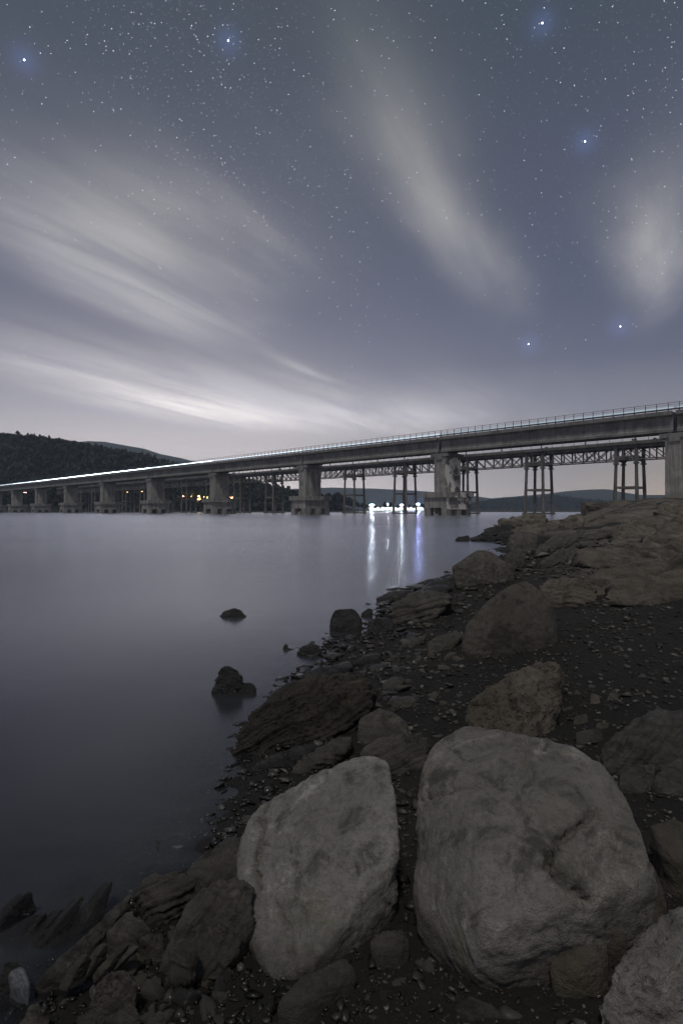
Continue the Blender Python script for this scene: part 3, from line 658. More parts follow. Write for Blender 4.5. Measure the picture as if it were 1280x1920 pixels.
rock_z('rock', 'dark wet rock on the left edge at the bottom', [(30, 1925, .04), (55, 1880, .07), (90, 1890, .075), (100, 1930, .05), (60, 1950, .03)], [], 'rubble', 5, m_slate, p=12)
rock_z('rock', 'lumpy purplish rock in the lower left rubble', [(168, 1850, .09), (190, 1822, .12), (235, 1815, .125), (260, 1830, .115), (240, 1860, .08), (195, 1880, .06)], [], 'rubble', 5, rock_mat('purplish rubble rock', (.085, .070, .066), (.14, .12, .11), size=.2, pits=.5, bump=.9), p=10)
rock_z('rock', 'blocky grey rock in the rubble below the slate outcrop', [(318, 1778, .11), (345, 1764, .13), (366, 1772, .13), (355, 1815, .09), (325, 1830, .075)], [], 'flaky', 5, m_slate, p=16)
rock_z('slate_slab', 'long low slate slab at the bottom edge left of centre', [(140, 1905, .06), (215, 1868, .085), (232, 1875, .08), (200, 1912, .05), (150, 1930, .04)], [], 'slab', 5, m_slate, p=18, cat='slab')
rock_z('slate_slab', 'angular slate slab at the bottom edge below the rubble', [(195, 1910, .08), (245, 1880, .10), (262, 1898, .09), (240, 1925, .07)], [], 'slab', 5, m_slate, p=18, cat='slab')
rock_z('slate_slab', 'slate piece with a straight edge at the bottom of the rubble', [(255, 1930, .08), (300, 1890, .105), (312, 1900, .10), (290, 1940, .07)], [], 'slab', 5, m_slate, p=18, cat='slab')
rock_z('rock', 'half buried flat stone in the dark gravel between the boulders', [(690, 1760, .10), (715, 1738, .115), (755, 1740, .115), (770, 1762, .105), (745, 1790, .09), (705, 1790, .09)], [], 'slab', 4, m_slate, p=12, cat='stone')
rock_z('rock', 'buried dark slab at the bottom between the boulders', [(515, 1890, .08), (560, 1830, .105), (650, 1790, .115), (668, 1815, .105), (600, 1880, .075), (560, 1905, .07)], [], 'slab', 5, m_slate, p=14, cat='slab')
rock_z('rock', 'dark flat stone under the foot of the largest boulder', [(850, 1890, .08), (880, 1870, .095), (930, 1885, .09), (950, 1915, .07), (880, 1925, .06)], [], 'slab', 4, m_slate, p=12, cat='stone')
for ol, lb, mt in [([(800, 1205), (820, 1192), (850, 1186), (868, 1192), (850, 1208), (820, 1220), (802, 1222)], 'low brown rock on the gravel left of the triangular boulder', m_slate),
                   ([(752, 1205), (775, 1196), (800, 1190), (798, 1200), (770, 1212)], 'long thin shale plate on the gravel left of the triangular boulder', m_slate),
                   ([(664, 1240), (690, 1228), (715, 1226), (712, 1240), (688, 1250)], 'wet plate with a shining top near the gravel edge', m_wet),
                   ([(715, 1282), (738, 1268), (760, 1272), (750, 1290), (725, 1296)], 'grey plate beside the top of the crusted lump', m_slate),
                   ([(730, 1312), (765, 1305), (782, 1312), (770, 1325), (735, 1328)], 'flat plate above the smooth dark rock', m_slate),
                   ([(1075, 1375), (1095, 1365), (1130, 1368), (1135, 1385), (1100, 1398), (1080, 1392)], 'dark rock between the pitted rock and the flaky boulder', m_flaky),
                   ([(1104, 1320), (1108, 1300), (1122, 1302), (1126, 1316), (1114, 1325)], 'pale upright pebble on the dirt right of the pitted rock', m_warm),
                   ([(1135, 1312), (1142, 1298), (1160, 1300), (1158, 1312), (1146, 1318)], 'second pale pebble on the dirt near the right edge', m_warm),
                   ([(1072, 1358), (1076, 1342), (1100, 1338), (1104, 1352), (1090, 1362)], 'square brown stone right of the pitted rock', m_warm),
                   ([(1115, 1360), (1122, 1352), (1145, 1354), (1140, 1366), (1124, 1368)], 'pale flat stone above the flaky boulder', m_warm)]:
    rock_o('stone', lb, ol, 'slab' if mt in (m_slate, m_wet) else 'smooth', 4, mt, lean=.9, p=16, cat='stone')

# loose shale pieces that can be counted, then the gravel between them
def shale_shape(seed, flat, sub=3):
    r = np.random.default_rng(seed); P = r.normal(size=(11, 3)); P /= np.linalg.norm(P, axis=1)[:, None]; P *= np.array([1.0, .72, flat]) * r.uniform(.8, 1.1, (11, 1))
    c, V, f = rock_surface(P, 'slab', sub, 14, (.2, .1, 1), seed)
    return V / np.abs(V).max(), f
stone_dry = rock_mat('loose dry shale', (.065, .059, .050), (.125, .114, .098), size=.12, strata=.2, bump=.6, cracks=0)
stone_wet = rock_mat('loose wet shale', (.034, .033, .032), (.065, .062, .060), size=.12, strata=.2, bump=.6, rough=.28, cracks=0)
SH = [shale_shape(100 + i, [.32, .45, .6, .25][i % 4]) for i in range(10)]
SHM = {}
for i, (V, f) in enumerate(SH):
    for wet, mt in ((0, stone_dry), (1, stone_wet)):
        me = mesh_np('shale_piece', V, f, True); me.materials.append(mt); SHM[(i, wet)] = me
ZONES = [  # pixel box, count, size range in px, label, group
    ((110, 1740, 440, 1915), 112, (16, 58), 'loose slate chip in the dark rubble left of the pale boulder', 'slate chips in the lower left rubble'),
    ((630, 1190, 870, 1330), 74, (14, 44), 'loose wet shale chip on the gravel strip along the water', 'shale chips on the gravel strip'),
    ((740, 1300, 880, 1400), 22, (9, 22), 'loose stone on the gravel between the crusted lump and the pitted rock', 'stones above the two boulders'),
    ((700, 1105, 880, 1190), 24, (8, 18), 'loose chip on the gravel behind the long grey rock', 'chips behind the long rock'),
    ((1050, 1180, 1280, 1360), 40, (8, 20), 'loose stone scattered on the dark dirt slope', 'stones on the dirt slope'),
    ((990, 1000, 1200, 1100), 24, (6, 13), 'small stone on the bare rock bank', 'stones on the rock bank'),
    ((480, 1800, 900, 1915), 34, (12, 36), 'loose stone in the dark gravel below the two big boulders', 'stones below the boulders'),
    ((752, 1440, 792, 1720), 16, (9, 20), 'loose stone in the gap between the two big boulders', 'stones in the boulder gap')]
for (x0, y0, x1, y1), cnt, (s0, s1), lb, gp in ZONES:
    k = 0; tries = 0
    while k < cnt and tries < cnt * 4:
        tries += 1
        px, py = random.uniform(x0, x1), random.uniform(y0, y1); d = ground_hit(px, py, False)
        X = (px - 640) / F * d; z = EYE + (HZ - py) / F * d
        if z < -0.015 or d > 60: continue
        s = (s0 + (s1 - s0) * random.random() ** 2) * 0.5 / F * d
        wet = 1 if (z < 0.09 and py < 1330) or random.random() < 0.2 else 0
        o = obj('shale_piece', SHM[(random.randrange(10), wet)], None, None, (X, d, z + s * 0.12))
        a = random.uniform(.7, 1.3); o.scale = (s * a, s, s * random.uniform(.8, 1.3))
        o.rotation_euler = (random.gauss(0, .22 if x0 > 200 else .5), random.gauss(0, .22 if x0 > 200 else .5), random.uniform(0, 6.28))
        tag(o, lb, 'stone', gp); k += 1

def scatter(name, n, dlo, dhi, px, mat, seed, mask, flat=.5, power=3, lean=.3):
    r = np.random.default_rng(seed)
    d = np.exp(r.uniform(np.log(dlo), np.log(dhi), n)); X = r.uniform(-1.0, 1.0, n) * d
    z = terrain_z(X, d); keep = (z > -0.05) & mask(X, d, z, r)
    d, X, z = d[keep], X[keep], z[keep]; m_ = len(d)
    s = (px[0] + (px[1] - px[0]) * r.random(m_) ** power) * 0.5 / F * d
    base = []
    for q in range(8):
        rr = np.random.default_rng(500 + q); P = rr.normal(size=(9, 3)); P /= np.linalg.norm(P, axis=1)[:, None]; P *= (1, .75, flat)
        bm = bmesh.new(); [bm.verts.new(p) for p in P]; bmesh.ops.convex_hull(bm, input=bm.verts[:]); bmesh.ops.recalc_face_normals(bm, faces=bm.faces[:])
        bm.verts.index_update(); base.append((np.array([tuple(v.co) for v in bm.verts]), np.array([[v.index for v in f.verts] for f in bm.faces]))); bm.free()
    kind = r.integers(0, 8, m_); VV = []; FF = []; TT = []; off = 0
    for q in range(8):
        idx = np.where(kind == q)[0]; V, f = base[q]; k = len(idx)
        if not k: continue
        an = r.uniform(0, 6.28, k); tx = r.normal(0, lean, k)
        W = V[None] * s[idx][:, None, None] * r.uniform(.7, 1.3, (k, 1, 3))
        y2 = W[:, :, 1] * np.cos(tx)[:, None] - W[:, :, 2] * np.sin(tx)[:, None]; z2 = W[:, :, 1] * np.sin(tx)[:, None] + W[:, :, 2] * np.cos(tx)[:, None]
        x3 = W[:, :, 0] * np.cos(an)[:, None] - y2 * np.sin(an)[:, None]; y3 = W[:, :, 0] * np.sin(an)[:, None] + y2 * np.cos(an)[:, None]
        W = np.stack([x3 + X[idx][:, None], y3 + d[idx][:, None], z2 + z[idx][:, None] + s[idx][:, None] * .2], 2)
        VV.append(W.reshape(-1, 3)); FF.append((f[None] + (np.arange(k) * len(V))[:, None, None] + off).reshape(-1, 3)); off += k * len(V)
        TT.append(np.repeat(r.random(k), len(V)))
    me = mesh_np(name, np.vstack(VV), np.vstack(FF))
    at = me.attributes.new('tone', 'FLOAT', 'POINT'); at.data.foreach_set('value', np.concatenate(TT).astype(np.float32))
    return obj(name, me, mat)
gm, gg, bs, _ = new_mat('gravel pieces')
tone = gg.node('ShaderNodeAttribute'); tone.attribute_name = 'tone'; co = gg.node('ShaderNodeTexCoord').outputs['Object']
c_ = gg.ramp(tone.outputs['Fac'], [(0, (.014, .012, .010)), (.40, (.042, .038, .032)), (.75, (.090, .082, .070)), (.92, (.125, .115, .10)), (1.0, (.21, .195, .17))])
c_ = gg.mix(gg.rng(gg.noise(co, 60, 4), .4, .7, 0, .6), c_, gg.mix(.5, c_, (.02, .018, .015)))
wet = gg.rng(gg.m('ADD', gg.sep(co)[2], gg.m('MULTIPLY', gg.noise(co, 3.0, 3.0), .06)), .05, .13, 1.0, 0.0)      # stones just above the water are wet
gg.put(bs.inputs['Base Color'], gg.mix(wet, c_, gg.mix(1.0, c_, (.55, .55, .58), 'MULTIPLY'))); gg.put(bs.inputs['Roughness'], gg.m('SUBTRACT', .80, gg.m('MULTIPLY', wet, .60)))
def dirt_mask(X, Y, z, r):
    # the trodden dirt patch on the right carries fewer stones
    s = land_sd(np.stack([X, Y], 1)); dens = np.where((s > 1.5) & (Y > 2.4), 0.75, 1.0) * np.where(Y > 12, .5, 1.0)
    return r.random(len(X)) < dens * (0.55 + 0.45 * (fbm(np.stack([X * 2.5, Y * 2.5, 0 * X], 1), 2) > -.05))
tag(scatter('gravel', 70000, 0.75, 20, (3.0, 16), gm, 3, dirt_mask), 'dark gravel and shale crumbs covering the shore', 'gravel', kind='stuff')

def rubble_mask(X, Y, z, r):
    # broken shale lies thickest along the waterline and in the lower left
    s = land_sd(np.stack([X, Y], 1)); w = np.exp(-np.maximum(s - .15, 0) / (0.22 + 0.06 * Y)) * np.where(Y > 10, .4, 1.0)
    w = np.maximum(w, np.where((Y < 1.75) & (X < -.12), 1.0, 0)); w = np.where((Y < 1.5) & (X > -.1), .35, w)
    return r.random(len(X)) < w
tag(scatter('shale_rubble', 13000, 0.78, 16, (11, 42), gm, 9, rubble_mask, .26, 2.2, .38), 'broken flat shale heaped along the waterline', 'rubble', kind='stuff')
# ------------------------------------------------------------------ lake
wm = bpy.data.materials.new('lake water'); wm.use_nodes = True
gg = G(wm.node_tree); gg.n.clear()
co = gg.node('ShaderNodeTexCoord').outputs['Object']
cx, cy, cz = gg.sep(co)
at = gg.node('ShaderNodeAttribute'); at.attribute_name = 'murk'
gust = gg.m('MULTIPLY', gg.m('MULTIPLY', gg.rng(cy, 40.0, 60.0), gg.rng(cy, 105.0, 150.0, 1.0, 0.0)), gg.rng(cx, -30.0, -10.0, 1.0, 0.0))     # wind ripples under the far end of the bridge
gust = gg.m('MULTIPLY', gust, gg.rng(gg.noise(gg.comb(gg.m('MULTIPLY', cx, 0.05), gg.m('MULTIPLY', cy, 0.10), 4.0), 1.0, 4.0, 0.6), 0.38, 0.58))
rip = gg.noise(gg.comb(gg.m('MULTIPLY', cx, 0.6), cy, 0.0), 4.5, 4.0, 0.6)
rip = gg.m('MULTIPLY', rip, gg.m('ADD', gg.rng(cy, 5.0, 16.0, 0.12, 1.0), gg.m('MULTIPLY', gust, 3.5)))
rip2 = gg.noise(gg.comb(gg.m('MULTIPLY', cx, 0.012), gg.m('MULTIPLY', cy, 0.05), 0.0), 1.0, 5.0, 0.65)
gl = gg.node('ShaderNodeBsdfGlossy'); gl.inputs[0].default_value = (0.89, 0.91, 0.97, 1)
gg.put(gl.inputs['Roughness'], gg.rng(rip2, 0.35, 0.65, 0.19, 0.26))
bmp = gg.bump(rip, 0.35, 0.05)
gg.put(gl.inputs['Normal'], bmp)
df = gg.node('ShaderNodeBsdfDiffuse'); gg.put(df.inputs[0], gg.mix(gg.rng(gg.noise(co, 0.9, 4.0), 0.35, 0.7), (0.024, 0.026, 0.032), (0.033, 0.036, 0.043)))
fo = gg.node('ShaderNodeAttribute'); fo.attribute_name = 'milk'      # long exposed wash round the stones
dc = df.inputs[0].links[0].from_socket; gg.put(df.inputs[0], gg.mix(fo.outputs['Fac'], dc, (.135, .138, .145)))
tr = gg.node('ShaderNodeBsdfTransparent'); tr.inputs[0].default_value = (0.72, 0.75, 0.78, 1)
body = gg.node('ShaderNodeMixShader'); gg.put(body.inputs[0], at.outputs['Fac']); gg.l.new(tr.outputs[0], body.inputs[1]); gg.l.new(df.outputs[0], body.inputs[2])
fr = gg.node('ShaderNodeFresnel'); fr.inputs['IOR'].default_value = 1.33
top = gg.node('ShaderNodeMixShader'); gg.put(top.inputs[0], gg.m('MULTIPLY', fr.outputs[0], 1.0)); gg.l.new(body.outputs[0], top.inputs[1]); gg.l.new(gl.outputs[0], top.inputs[2])
gg.l.new(top.outputs[0], gg.node('ShaderNodeOutputMaterial').inputs[0])
xs = axis(-0.2, -3200, 4300, 300, 0.9); ys = axis(2.3, -150, 4150, 340, 1.5)
me, wx, wy, wz = grid_mesh('lake', xs, ys, lambda x, y: 0 * x)
near = (np.abs(wx) < 40) & (wy > -10) & (wy < 80)
dep = np.full(len(wx), 3.0); dep[near] = np.maximum(-terrain_z(wx[near], wy[near]), 0)
ft = np.vstack([q for q in FOOT if len(q)]); prox = np.zeros(len(wx))
idx = np.where(near)[0]
for ch in np.array_split(idx, max(1, len(idx) // 800)):
    dd = np.full(len(ch), 9.0)
    for fc in np.array_split(ft, max(1, len(ft) // 3000)):
        dd = np.minimum(dd, np.sqrt(((wx[ch][:, None] - fc[None, :, 0]) ** 2 + (wy[ch][:, None] - fc[None, :, 1]) ** 2).min(1)))
    prox[ch] = np.exp(-dd / (0.03 + 0.010 * np.hypot(wx[ch], wy[ch])))
murk = (1 - np.exp(-dep / 0.025)) * (1 - 0.4 * prox)
a_ = me.attributes.new('murk', 'FLOAT', 'POINT'); a_.data.foreach_set('value', murk.astype(np.float32))
shore_d = np.full(len(wx), 9.0); shore_d[near] = np.abs(land_sd(np.stack([wx[near], wy[near]], 1)))
wq = np.stack([wx, wy, 0 * wx], 1)
milk = np.maximum(prox ** .5, np.exp(-shore_d / (0.10 + 0.035 * np.hypot(wx, wy)))) * np.clip(.55 + .6 * fbm(wq * 1.7, 3), 0, 1)
a_ = me.attributes.new('milk', 'FLOAT', 'POINT'); a_.data.foreach_set('value', np.clip(milk * .8, 0, 1).astype(np.float32))
tag(obj('lake', me, wm), kind='structure')
tag(obj('lake_bed', mesh_np('lake_bed', [(-3200, -150, -2.6), (4300, -150, -2.6), (4300, 4150, -2.6), (-3200, 4150, -2.6)], [(0, 1, 2, 3)]), soil), kind='structure')

# ------------------------------------------------------------------ the two bridges
TH = math.atan(1052.0 / F); ST, CT = math.sin(TH), math.cos(TH)
U = Vector((-ST, CT, 0)); NN = Vector((CT, ST, 0))
def t_of(px, D):
    k = (px - 640) / F; return D * (CT - k * ST) / (ST + k * CT)
def bridge_root(name, D):
    o = empty(name); o.matrix_world = Matrix(((U.x, -NN.x, 0, D * NN.x), (U.y, -NN.y, 0, D * NN.y), (0, 0, 1, 0), (0, 0, 0, 1)))
    return o                                   # local x runs along the bridge, y towards the camera, z up
D1, D2 = 122.0, 172.6
T0 = t_of(1262, D1); SP = (t_of(21, D1) - T0) / 8.0
conc = concrete_mat('bridge girder concrete', (.235, .228, .22), .5)
pierm = concrete_mat('pier concrete', (.35, .335, .31), .8)
litm = concrete_mat('pier concrete with painted light patches', (.24, .225, .20), .5, .95)  # light falling on one pier, painted as pale patches
steel = flat_mat('dark railing steel', (.05, .055, .065), .5)
rb = bridge_root('road_bridge', D1)
tag(rb, 'long concrete road bridge with a glowing line along its deck, nearer of two bridges', 'bridge')
ZR, ZS, ZG, ZB = 21.7, 20.0, 19.5, 16.2
NP = 27
post_me = None
def trail_strength(i): return {-1: .5, 0: .5, 1: .9, 2: 1.6, 3: 5.0, 4: 14.0, 5: 18.0, 6: 13.0, 7: 6.0}.get(i, 3.0)
rail_me = slab_me = None
for i in range(-1, 12):
    x0 = T0 + i * SP + 0.35; x1 = T0 + (i + 1) * SP - 0.35; L = x1 - x0
    ox = (x0, 0, 0)
    if i == -1:
        # one span's meshes, shared by all the others
        b = MB(); b.box(0, L, -8.6, 0, ZG + .12, ZS).box(0, L, -.28, .06, ZG - .14, ZS + .12).box(0, L, -8.66, -8.32, ZG - .14, ZS + .12)
        slab_me = b.build('deck_slab', conc, rb, ox).data
        gms = []
        for y in (-1.05, -2.95, -4.85):
            b = MB()
            b.poly([(y - .55, ZG + .10), (y - .55, ZG - .22), (y - .17, ZG - .50), (y - .17, ZB + .75), (y - .42, ZB + .50), (y - .42, ZB),
                    (y + .42, ZB), (y + .42, ZB + .50), (y + .17, ZB + .75), (y + .17, ZG - .50), (y + .55, ZG - .22), (y + .55, ZG + .10)], 0, L)
            b.v = [(v[1], v[0], v[2]) for v in b.v]
            gms.append(b.build('girder', conc, rb, ox))
        b = MB()
        for z, h in ((ZR - .04, .07), (ZR - .42, .035), (ZR - .78, .035)): b.box(-.35, L + .35, -.05, .0, z - h / 2, z + h / 2)
        b.box(-.35, L + .35, -.02, .04, ZS + .30, ZS + .56)
        b.box(0, L, -8.6, -8.55, ZR - .08, ZR).box(0, L, -8.6, -8.55, ZS + .32, ZS + .58)
        ro = b.build('railing', steel, rb, ox); rail_me = ro.data
        post_me = MB().box(-.05, .05, -.07, .03, ZS + .122, ZR + .004).box(-.10, .10, -.13, .07, ZS + .121, ZS + .24).build('post', steel, ro, (.6, 0, 0)).data
        stiff_me = MB().box(-.35, .35, -.52, .24, ZB + .76, ZG - .51).build('stiffener', conc, gms[0], (L * .2, -1.05, 0)).data
        girder_meshes = [q.data for q in gms]; g0 = gms[0]
        cross_me = MB().box(-.2, .2, -4.7, -1.25, ZB + .9, ZG - .1).build('cross_beam', conc, rb, (x0 + L * .2, 0, 0)).data
    else:
        obj('deck_slab', slab_me, conc, rb, ox)
        g0 = None
        for me in girder_meshes:
            q = obj('girder', me, conc, rb, ox); g0 = g0 or q
        ro = obj('railing', rail_me, steel, rb, ox)
        obj('post', post_me, steel, ro, (.6, 0, 0)); obj('stiffener', stiff_me, conc, g0, (L * .2, -1.05, 0)); obj('cross_beam', cross_me, conc, rb, (x0 + L * .2, 0, 0))
    for k in range(1, NP):
        if i > 8 and k % 2: continue
        obj('post', post_me, steel, ro, (.6 + k * (L - 1.2) / (NP - 1), 0, 0))
    for k in (.4, .6, .8):
        obj('stiffener', stiff_me, conc, g0, (L * k, -1.05, 0)); obj('cross_beam', cross_me, conc, rb, (x0 + L * k, 0, 0))
    s = trail_strength(i)
    if i < 10: MB().box(-.30 - .35, .30 - .35, -8.3, -1.25, ZB + .02, ZS - .1).build('joint_filler', steel, rb, ox)
    MB().box(0, L, -1.16, -1.08, ZS + .55, ZS + (1.15 if i < 2 else 1.0)).build('car_light_trail', emit_mat('bluish white car light trail', (.74, .87, 1.0), s), rb, ox)  # glowing bar standing for the light trail of passing cars
for i in range(0, 11):
    xc = T0 + i * SP; zt = ZB - .28
    lit = (i == 1)
    zb = 5.9 if i > 0 else 1.0
    pm = pierm
    b = MB(); b.box(-1.7, 1.7, -7.3, -.7, zb, zt - .85)
    for k in range(5):                                   # shallow formwork ribs down the broad faces
        y = -7.0 + k * 1.35
        b.box(-1.78, 1.78, y, y + .75, zb + .02, zt - .9)
    sh = b.build('pier_shaft', pm, rb, (xc, 0, 0))
    if lit:  # thin added sheets carry the painted light on the broad side
        MB().box(-1.87, -1.80, -7.3, -.7, zb + .03, zt - .9).build('light_patch_facing', litm, rb, (xc, 0, 0))
        MB().box(-3.64, -3.52, -9.5, 1.0, 1.5, 4.48).build('light_patch_facing', litm, rb, (xc, 0, 0))
        MB().box(-4.20, -4.12, -10.0, -1.6, 4.52, 5.90).build('light_patch_facing', litm, rb, (xc, 0, 0))
    b = MB(); b.box(-2.7, 2.7, -7.6, -.45, zt - .85, zt).box(-1.0, 1.0, -7.65, -.40, zt - 1.6, zt - .8)
    b.build('pier_cap', conc, rb, (xc, 0, 0))
    for y in (-1.05, -2.95, -4.85):
        b = MB(); b.box(-1.3, -.5, y - .4, y + .4, zt, ZB).box(.5, 1.3, y - .4, y + .4, zt, ZB); b.build('bearing', steel, rb, (xc, 0, 0))
    if i > 0:
        MB().box(-4.1, 4.1, -10.0, 1.5, 4.5, 5.92).build('pile_cap', pierm, rb, (xc, 0, 0))
        MB().box(-3.5, 3.5, -9.5, 1.0, 1.9, 4.5).build('footing_block', pierm, rb, (xc, 0, 0))
        for px_ in (-2.7, 2.7):
            for y in (-8.6, -4.25, .1): MB().box(-.85, .85, -.95, .95, -2.5, 1.92).build('pile', pierm, rb, (xc + px_, y, 0))
        MB().box(-.7, .7, -9.4, .9, -2.5, .35).build('pile_tie', pierm, rb, (xc, 0, 0))

# old truss bridge behind, on four legged towers with arched heads
oldm = concrete_mat('old bridge concrete', (.19, .18, .17), .6)
ob = bridge_root('old_truss_bridge', D2)
tag(ob, 'old disused truss bridge on tall arched towers behind the road bridge', 'bridge')
A0 = t_of(1192, D2); S2 = (t_of(664, D2) - t_of(1192, D2)) / 4.0
WB, TA = 5.5, 5.5                                        # width between trusses, tower length along the bridge
Zd, Zt_, Zc = 20.5, 19.2, 15.5
def arch_pts(x0, x1, zs, zc, n=7):
    return [(x0 + (x1 - x0) * k / n, zs + (zc - zs) * math.sqrt(max(0, 1 - (2 * k / n - 1) ** 2))) for k in range(n + 1)]
tmeshes = None
for i in range(-2, 17):
    xa = A0 + i * S2
    tw = empty('tower'); tw.parent = ob; tw.location = (xa, 0, 0)
    for sx in (0, 1):
        for sy in (0, -1):
            x = sx * TA; y = sy * WB
            dx_ = (1 if sx else -1) * .40; dy_ = (1 if sy == 0 else -1) * .35
            b = MB(); b.bar((x + dx_, y + dy_, -1.5), (x, y, 14.6), 1.0, None, .78, 8)
            b.box(x - .62, x + .62, y - .62, y + .62, 14.3, 14.75).box(x - .40, x + .40, y - .40, y + .40, 14.7, Zd - .1)
            b.build('leg', oldm, tw)
    for y in (0, -WB):
        b = MB(); ar = arch_pts(.4, TA - .4, 14.7, 16.2)
        b.poly([(.3, 16.7)] + [(.3, 14.7)] + ar[1:-1] + [(TA - .3, 14.7), (TA - .3, 16.7)], y - .25, y + .25); b.build('arch_head', oldm, tw)
        MB().box(-.3, TA + .3, y - .25 + (.25 if y == 0 else -.25), y + .25 + (.25 if y == 0 else -.25), 7.4, 8.05).build('strut', oldm, tw)
        MB().box(-1.0, TA + 1.0, y - .45 + (.5 if y == 0 else -.5), y + .45 + (.5 if y == 0 else -.5), -.3, .55).build('base_beam', oldm, tw)
    for x in (0, TA):
        MB().box(x - .22, x + .22, -WB + .3, -.3, 15.2, 16.3).build('head_beam', oldm, tw)
        MB().box(x - .22, x + .22, -WB - .2, .2, 7.45, 8.0).build('strut', oldm, tw)
    if tmeshes is None:
        tmeshes = {}
        L = S2
        b = MB(); b.box(0, L, -WB - .9, .9, Zd - .55, Zd).box(0, L, .60, .95, Zd - .75, Zd + .12).box(0, L, -WB - .95, -WB - .60, Zd - .75, Zd + .12).box(0, L, -.22, .22, Zt_ - .35, Zd - .56).box(0, L, -WB - .22, -WB + .22, Zt_ - .35, Zd - .56)
        tmeshes['deck'] = b.build('deck', oldm, ob, (xa, 0, 0)).data
        npan = 8; pl = L / npan
        for side, y in (('a', 0), ('b', -WB)):
            b = MB(); b.box(0, L, y - .20, y + .20, Zc, Zc + .32)
            for k in range(npan + 1):
                b.box(k * pl - .17, k * pl + .17, y - .15, y + .15, Zc + .30, Zt_ - .3)
            for k in range(npan):
                xk = k * pl
                if xk + pl <= TA + .4:
                    b.bar((xk, y, Zc + .3), (xk + pl, y, Zt_ - .3), .23); b.bar((xk, y + .02, Zt_ - .3), (xk + pl, y + .02, Zc + .3), .23)
                elif k < 5:
                    b.bar((xk, y, Zt_ - .3), (xk + pl, y, Zc + .3), .23)
                    if k in (3, 4): b.bar((xk, y + .02, Zc + .3), (xk + pl, y + .02, Zt_ - .3), .23)
                else: b.bar((xk, y, Zc + .3), (xk + pl, y, Zt_ - .3), .23)
            tmeshes[side] = b.build('truss', oldm, ob, (xa, 0, 0)).data
        b = MB()
        for y in (.85, -WB - .85):
            b.box(0, L, y - .03, y + .03, Zd + 1.0, Zd + 1.06).box(0, L, y - .02, y + .02, Zd + .55, Zd + .59)
            for k in range(8):
                hh = 2.0 if (k in (0, 4) and y > 0) else 1.1; w_ = .16 if hh > 1.5 else .05
                b.box(k * L / 8 - w_, k * L / 8 + w_, y - w_, y + w_, Zd + .12, Zd + hh)
        tmeshes['rail'] = b.build('railing', oldm, ob, (xa, 0, 0)).data
    else:
        obj('deck', tmeshes['deck'], oldm, ob, (xa, 0, 0)); obj('truss', tmeshes['a'], oldm, ob, (xa, 0, 0)); obj('truss', tmeshes['b'], oldm, ob, (xa, 0, 0)); obj('railing', tmeshes['rail'], oldm, ob, (xa, 0, 0))

# ------------------------------------------------------------------ foliage helpers
leafm, gg, bs, _ = new_mat('night foliage')
co = gg.node('ShaderNodeTexCoord').outputs['Object']
gg.put(bs.inputs['Base Color'], gg.mix(gg.noise(co, .8, 4.0, .7), (.012, .016, .009), (.040, .046, .024))); bs.inputs['Roughness'].default_value = .8
barkm = flat_mat('tree bark', (.06, .048, .036), .9, .3, 4.0)
def leaf_cloud(n, rad, lobes, leaf, seed):
    r = np.random.default_rng(seed); C = []
    lc = r.normal(size=(lobes, 3)); lc /= np.linalg.norm(lc, axis=1)[:, None]; lc *= r.uniform(.25, .75, (lobes, 1)); lc *= np.array(rad)
    k = r.integers(0, lobes, n); v = r.normal(size=(n, 3)); v /= np.linalg.norm(v, axis=1)[:, None]; v *= r.uniform(.5, 1, (n, 1)) ** .5
    P = lc[k] + v * np.array(rad) * r.uniform(.32, .5, (n, 1))
    a = r.normal(size=(n, 3)); a /= np.linalg.norm(a, axis=1)[:, None]; b = np.cross(a, r.normal(size=(n, 3))); b /= np.linalg.norm(b, axis=1)[:, None]
    s = leaf * r.uniform(.6, 1.4, (n, 1))
    V = np.stack([P - a * s, P + b * s * .7, P + a * s, P - b * s * .7], 1).reshape(-1, 3)
    return V, np.arange(4 * n).reshape(n, 4)
shrub_me = []
for q in range(3):
    V, f = leaf_cloud(160, (1.1, 1.0, .8), 6, .16, 40 + q); V[:, 2] += .8; shrub_me.append(mesh_np('leaves', V, f))
for (px, lb, sc_) in [(1019, 'tiny shrub growing on the old bridge deck above its second tower', .55), (1184, 'low shrub growing on the old bridge deck near the right pier', .8),
                      (1224, 'shrub on the old bridge deck beside the right pier', .65), (596, 'large bush on the old bridge deck beside the middle pier', 1.5), (548, 'bush on the old bridge deck left of the middle pier', 1.3),
                      (520, 'shrub on the old bridge deck over the dark tower', .9), (760, 'tiny shrub on the old bridge deck in the middle span', .5)]:
    t = t_of(px, D2); w = U * t + NN * (D2 + 1.5)
    sh = empty('shrub', (w.x, w.y, Zd)); tag(sh, lb, 'shrub'); sh.scale = (sc_,) * 3
    obj('leaves', shrub_me[int(px) % 3], leafm, sh); MB().bar((0, 0, 0), (.1, 0, .7), .08, None, .04).build('stem', barkm, sh)

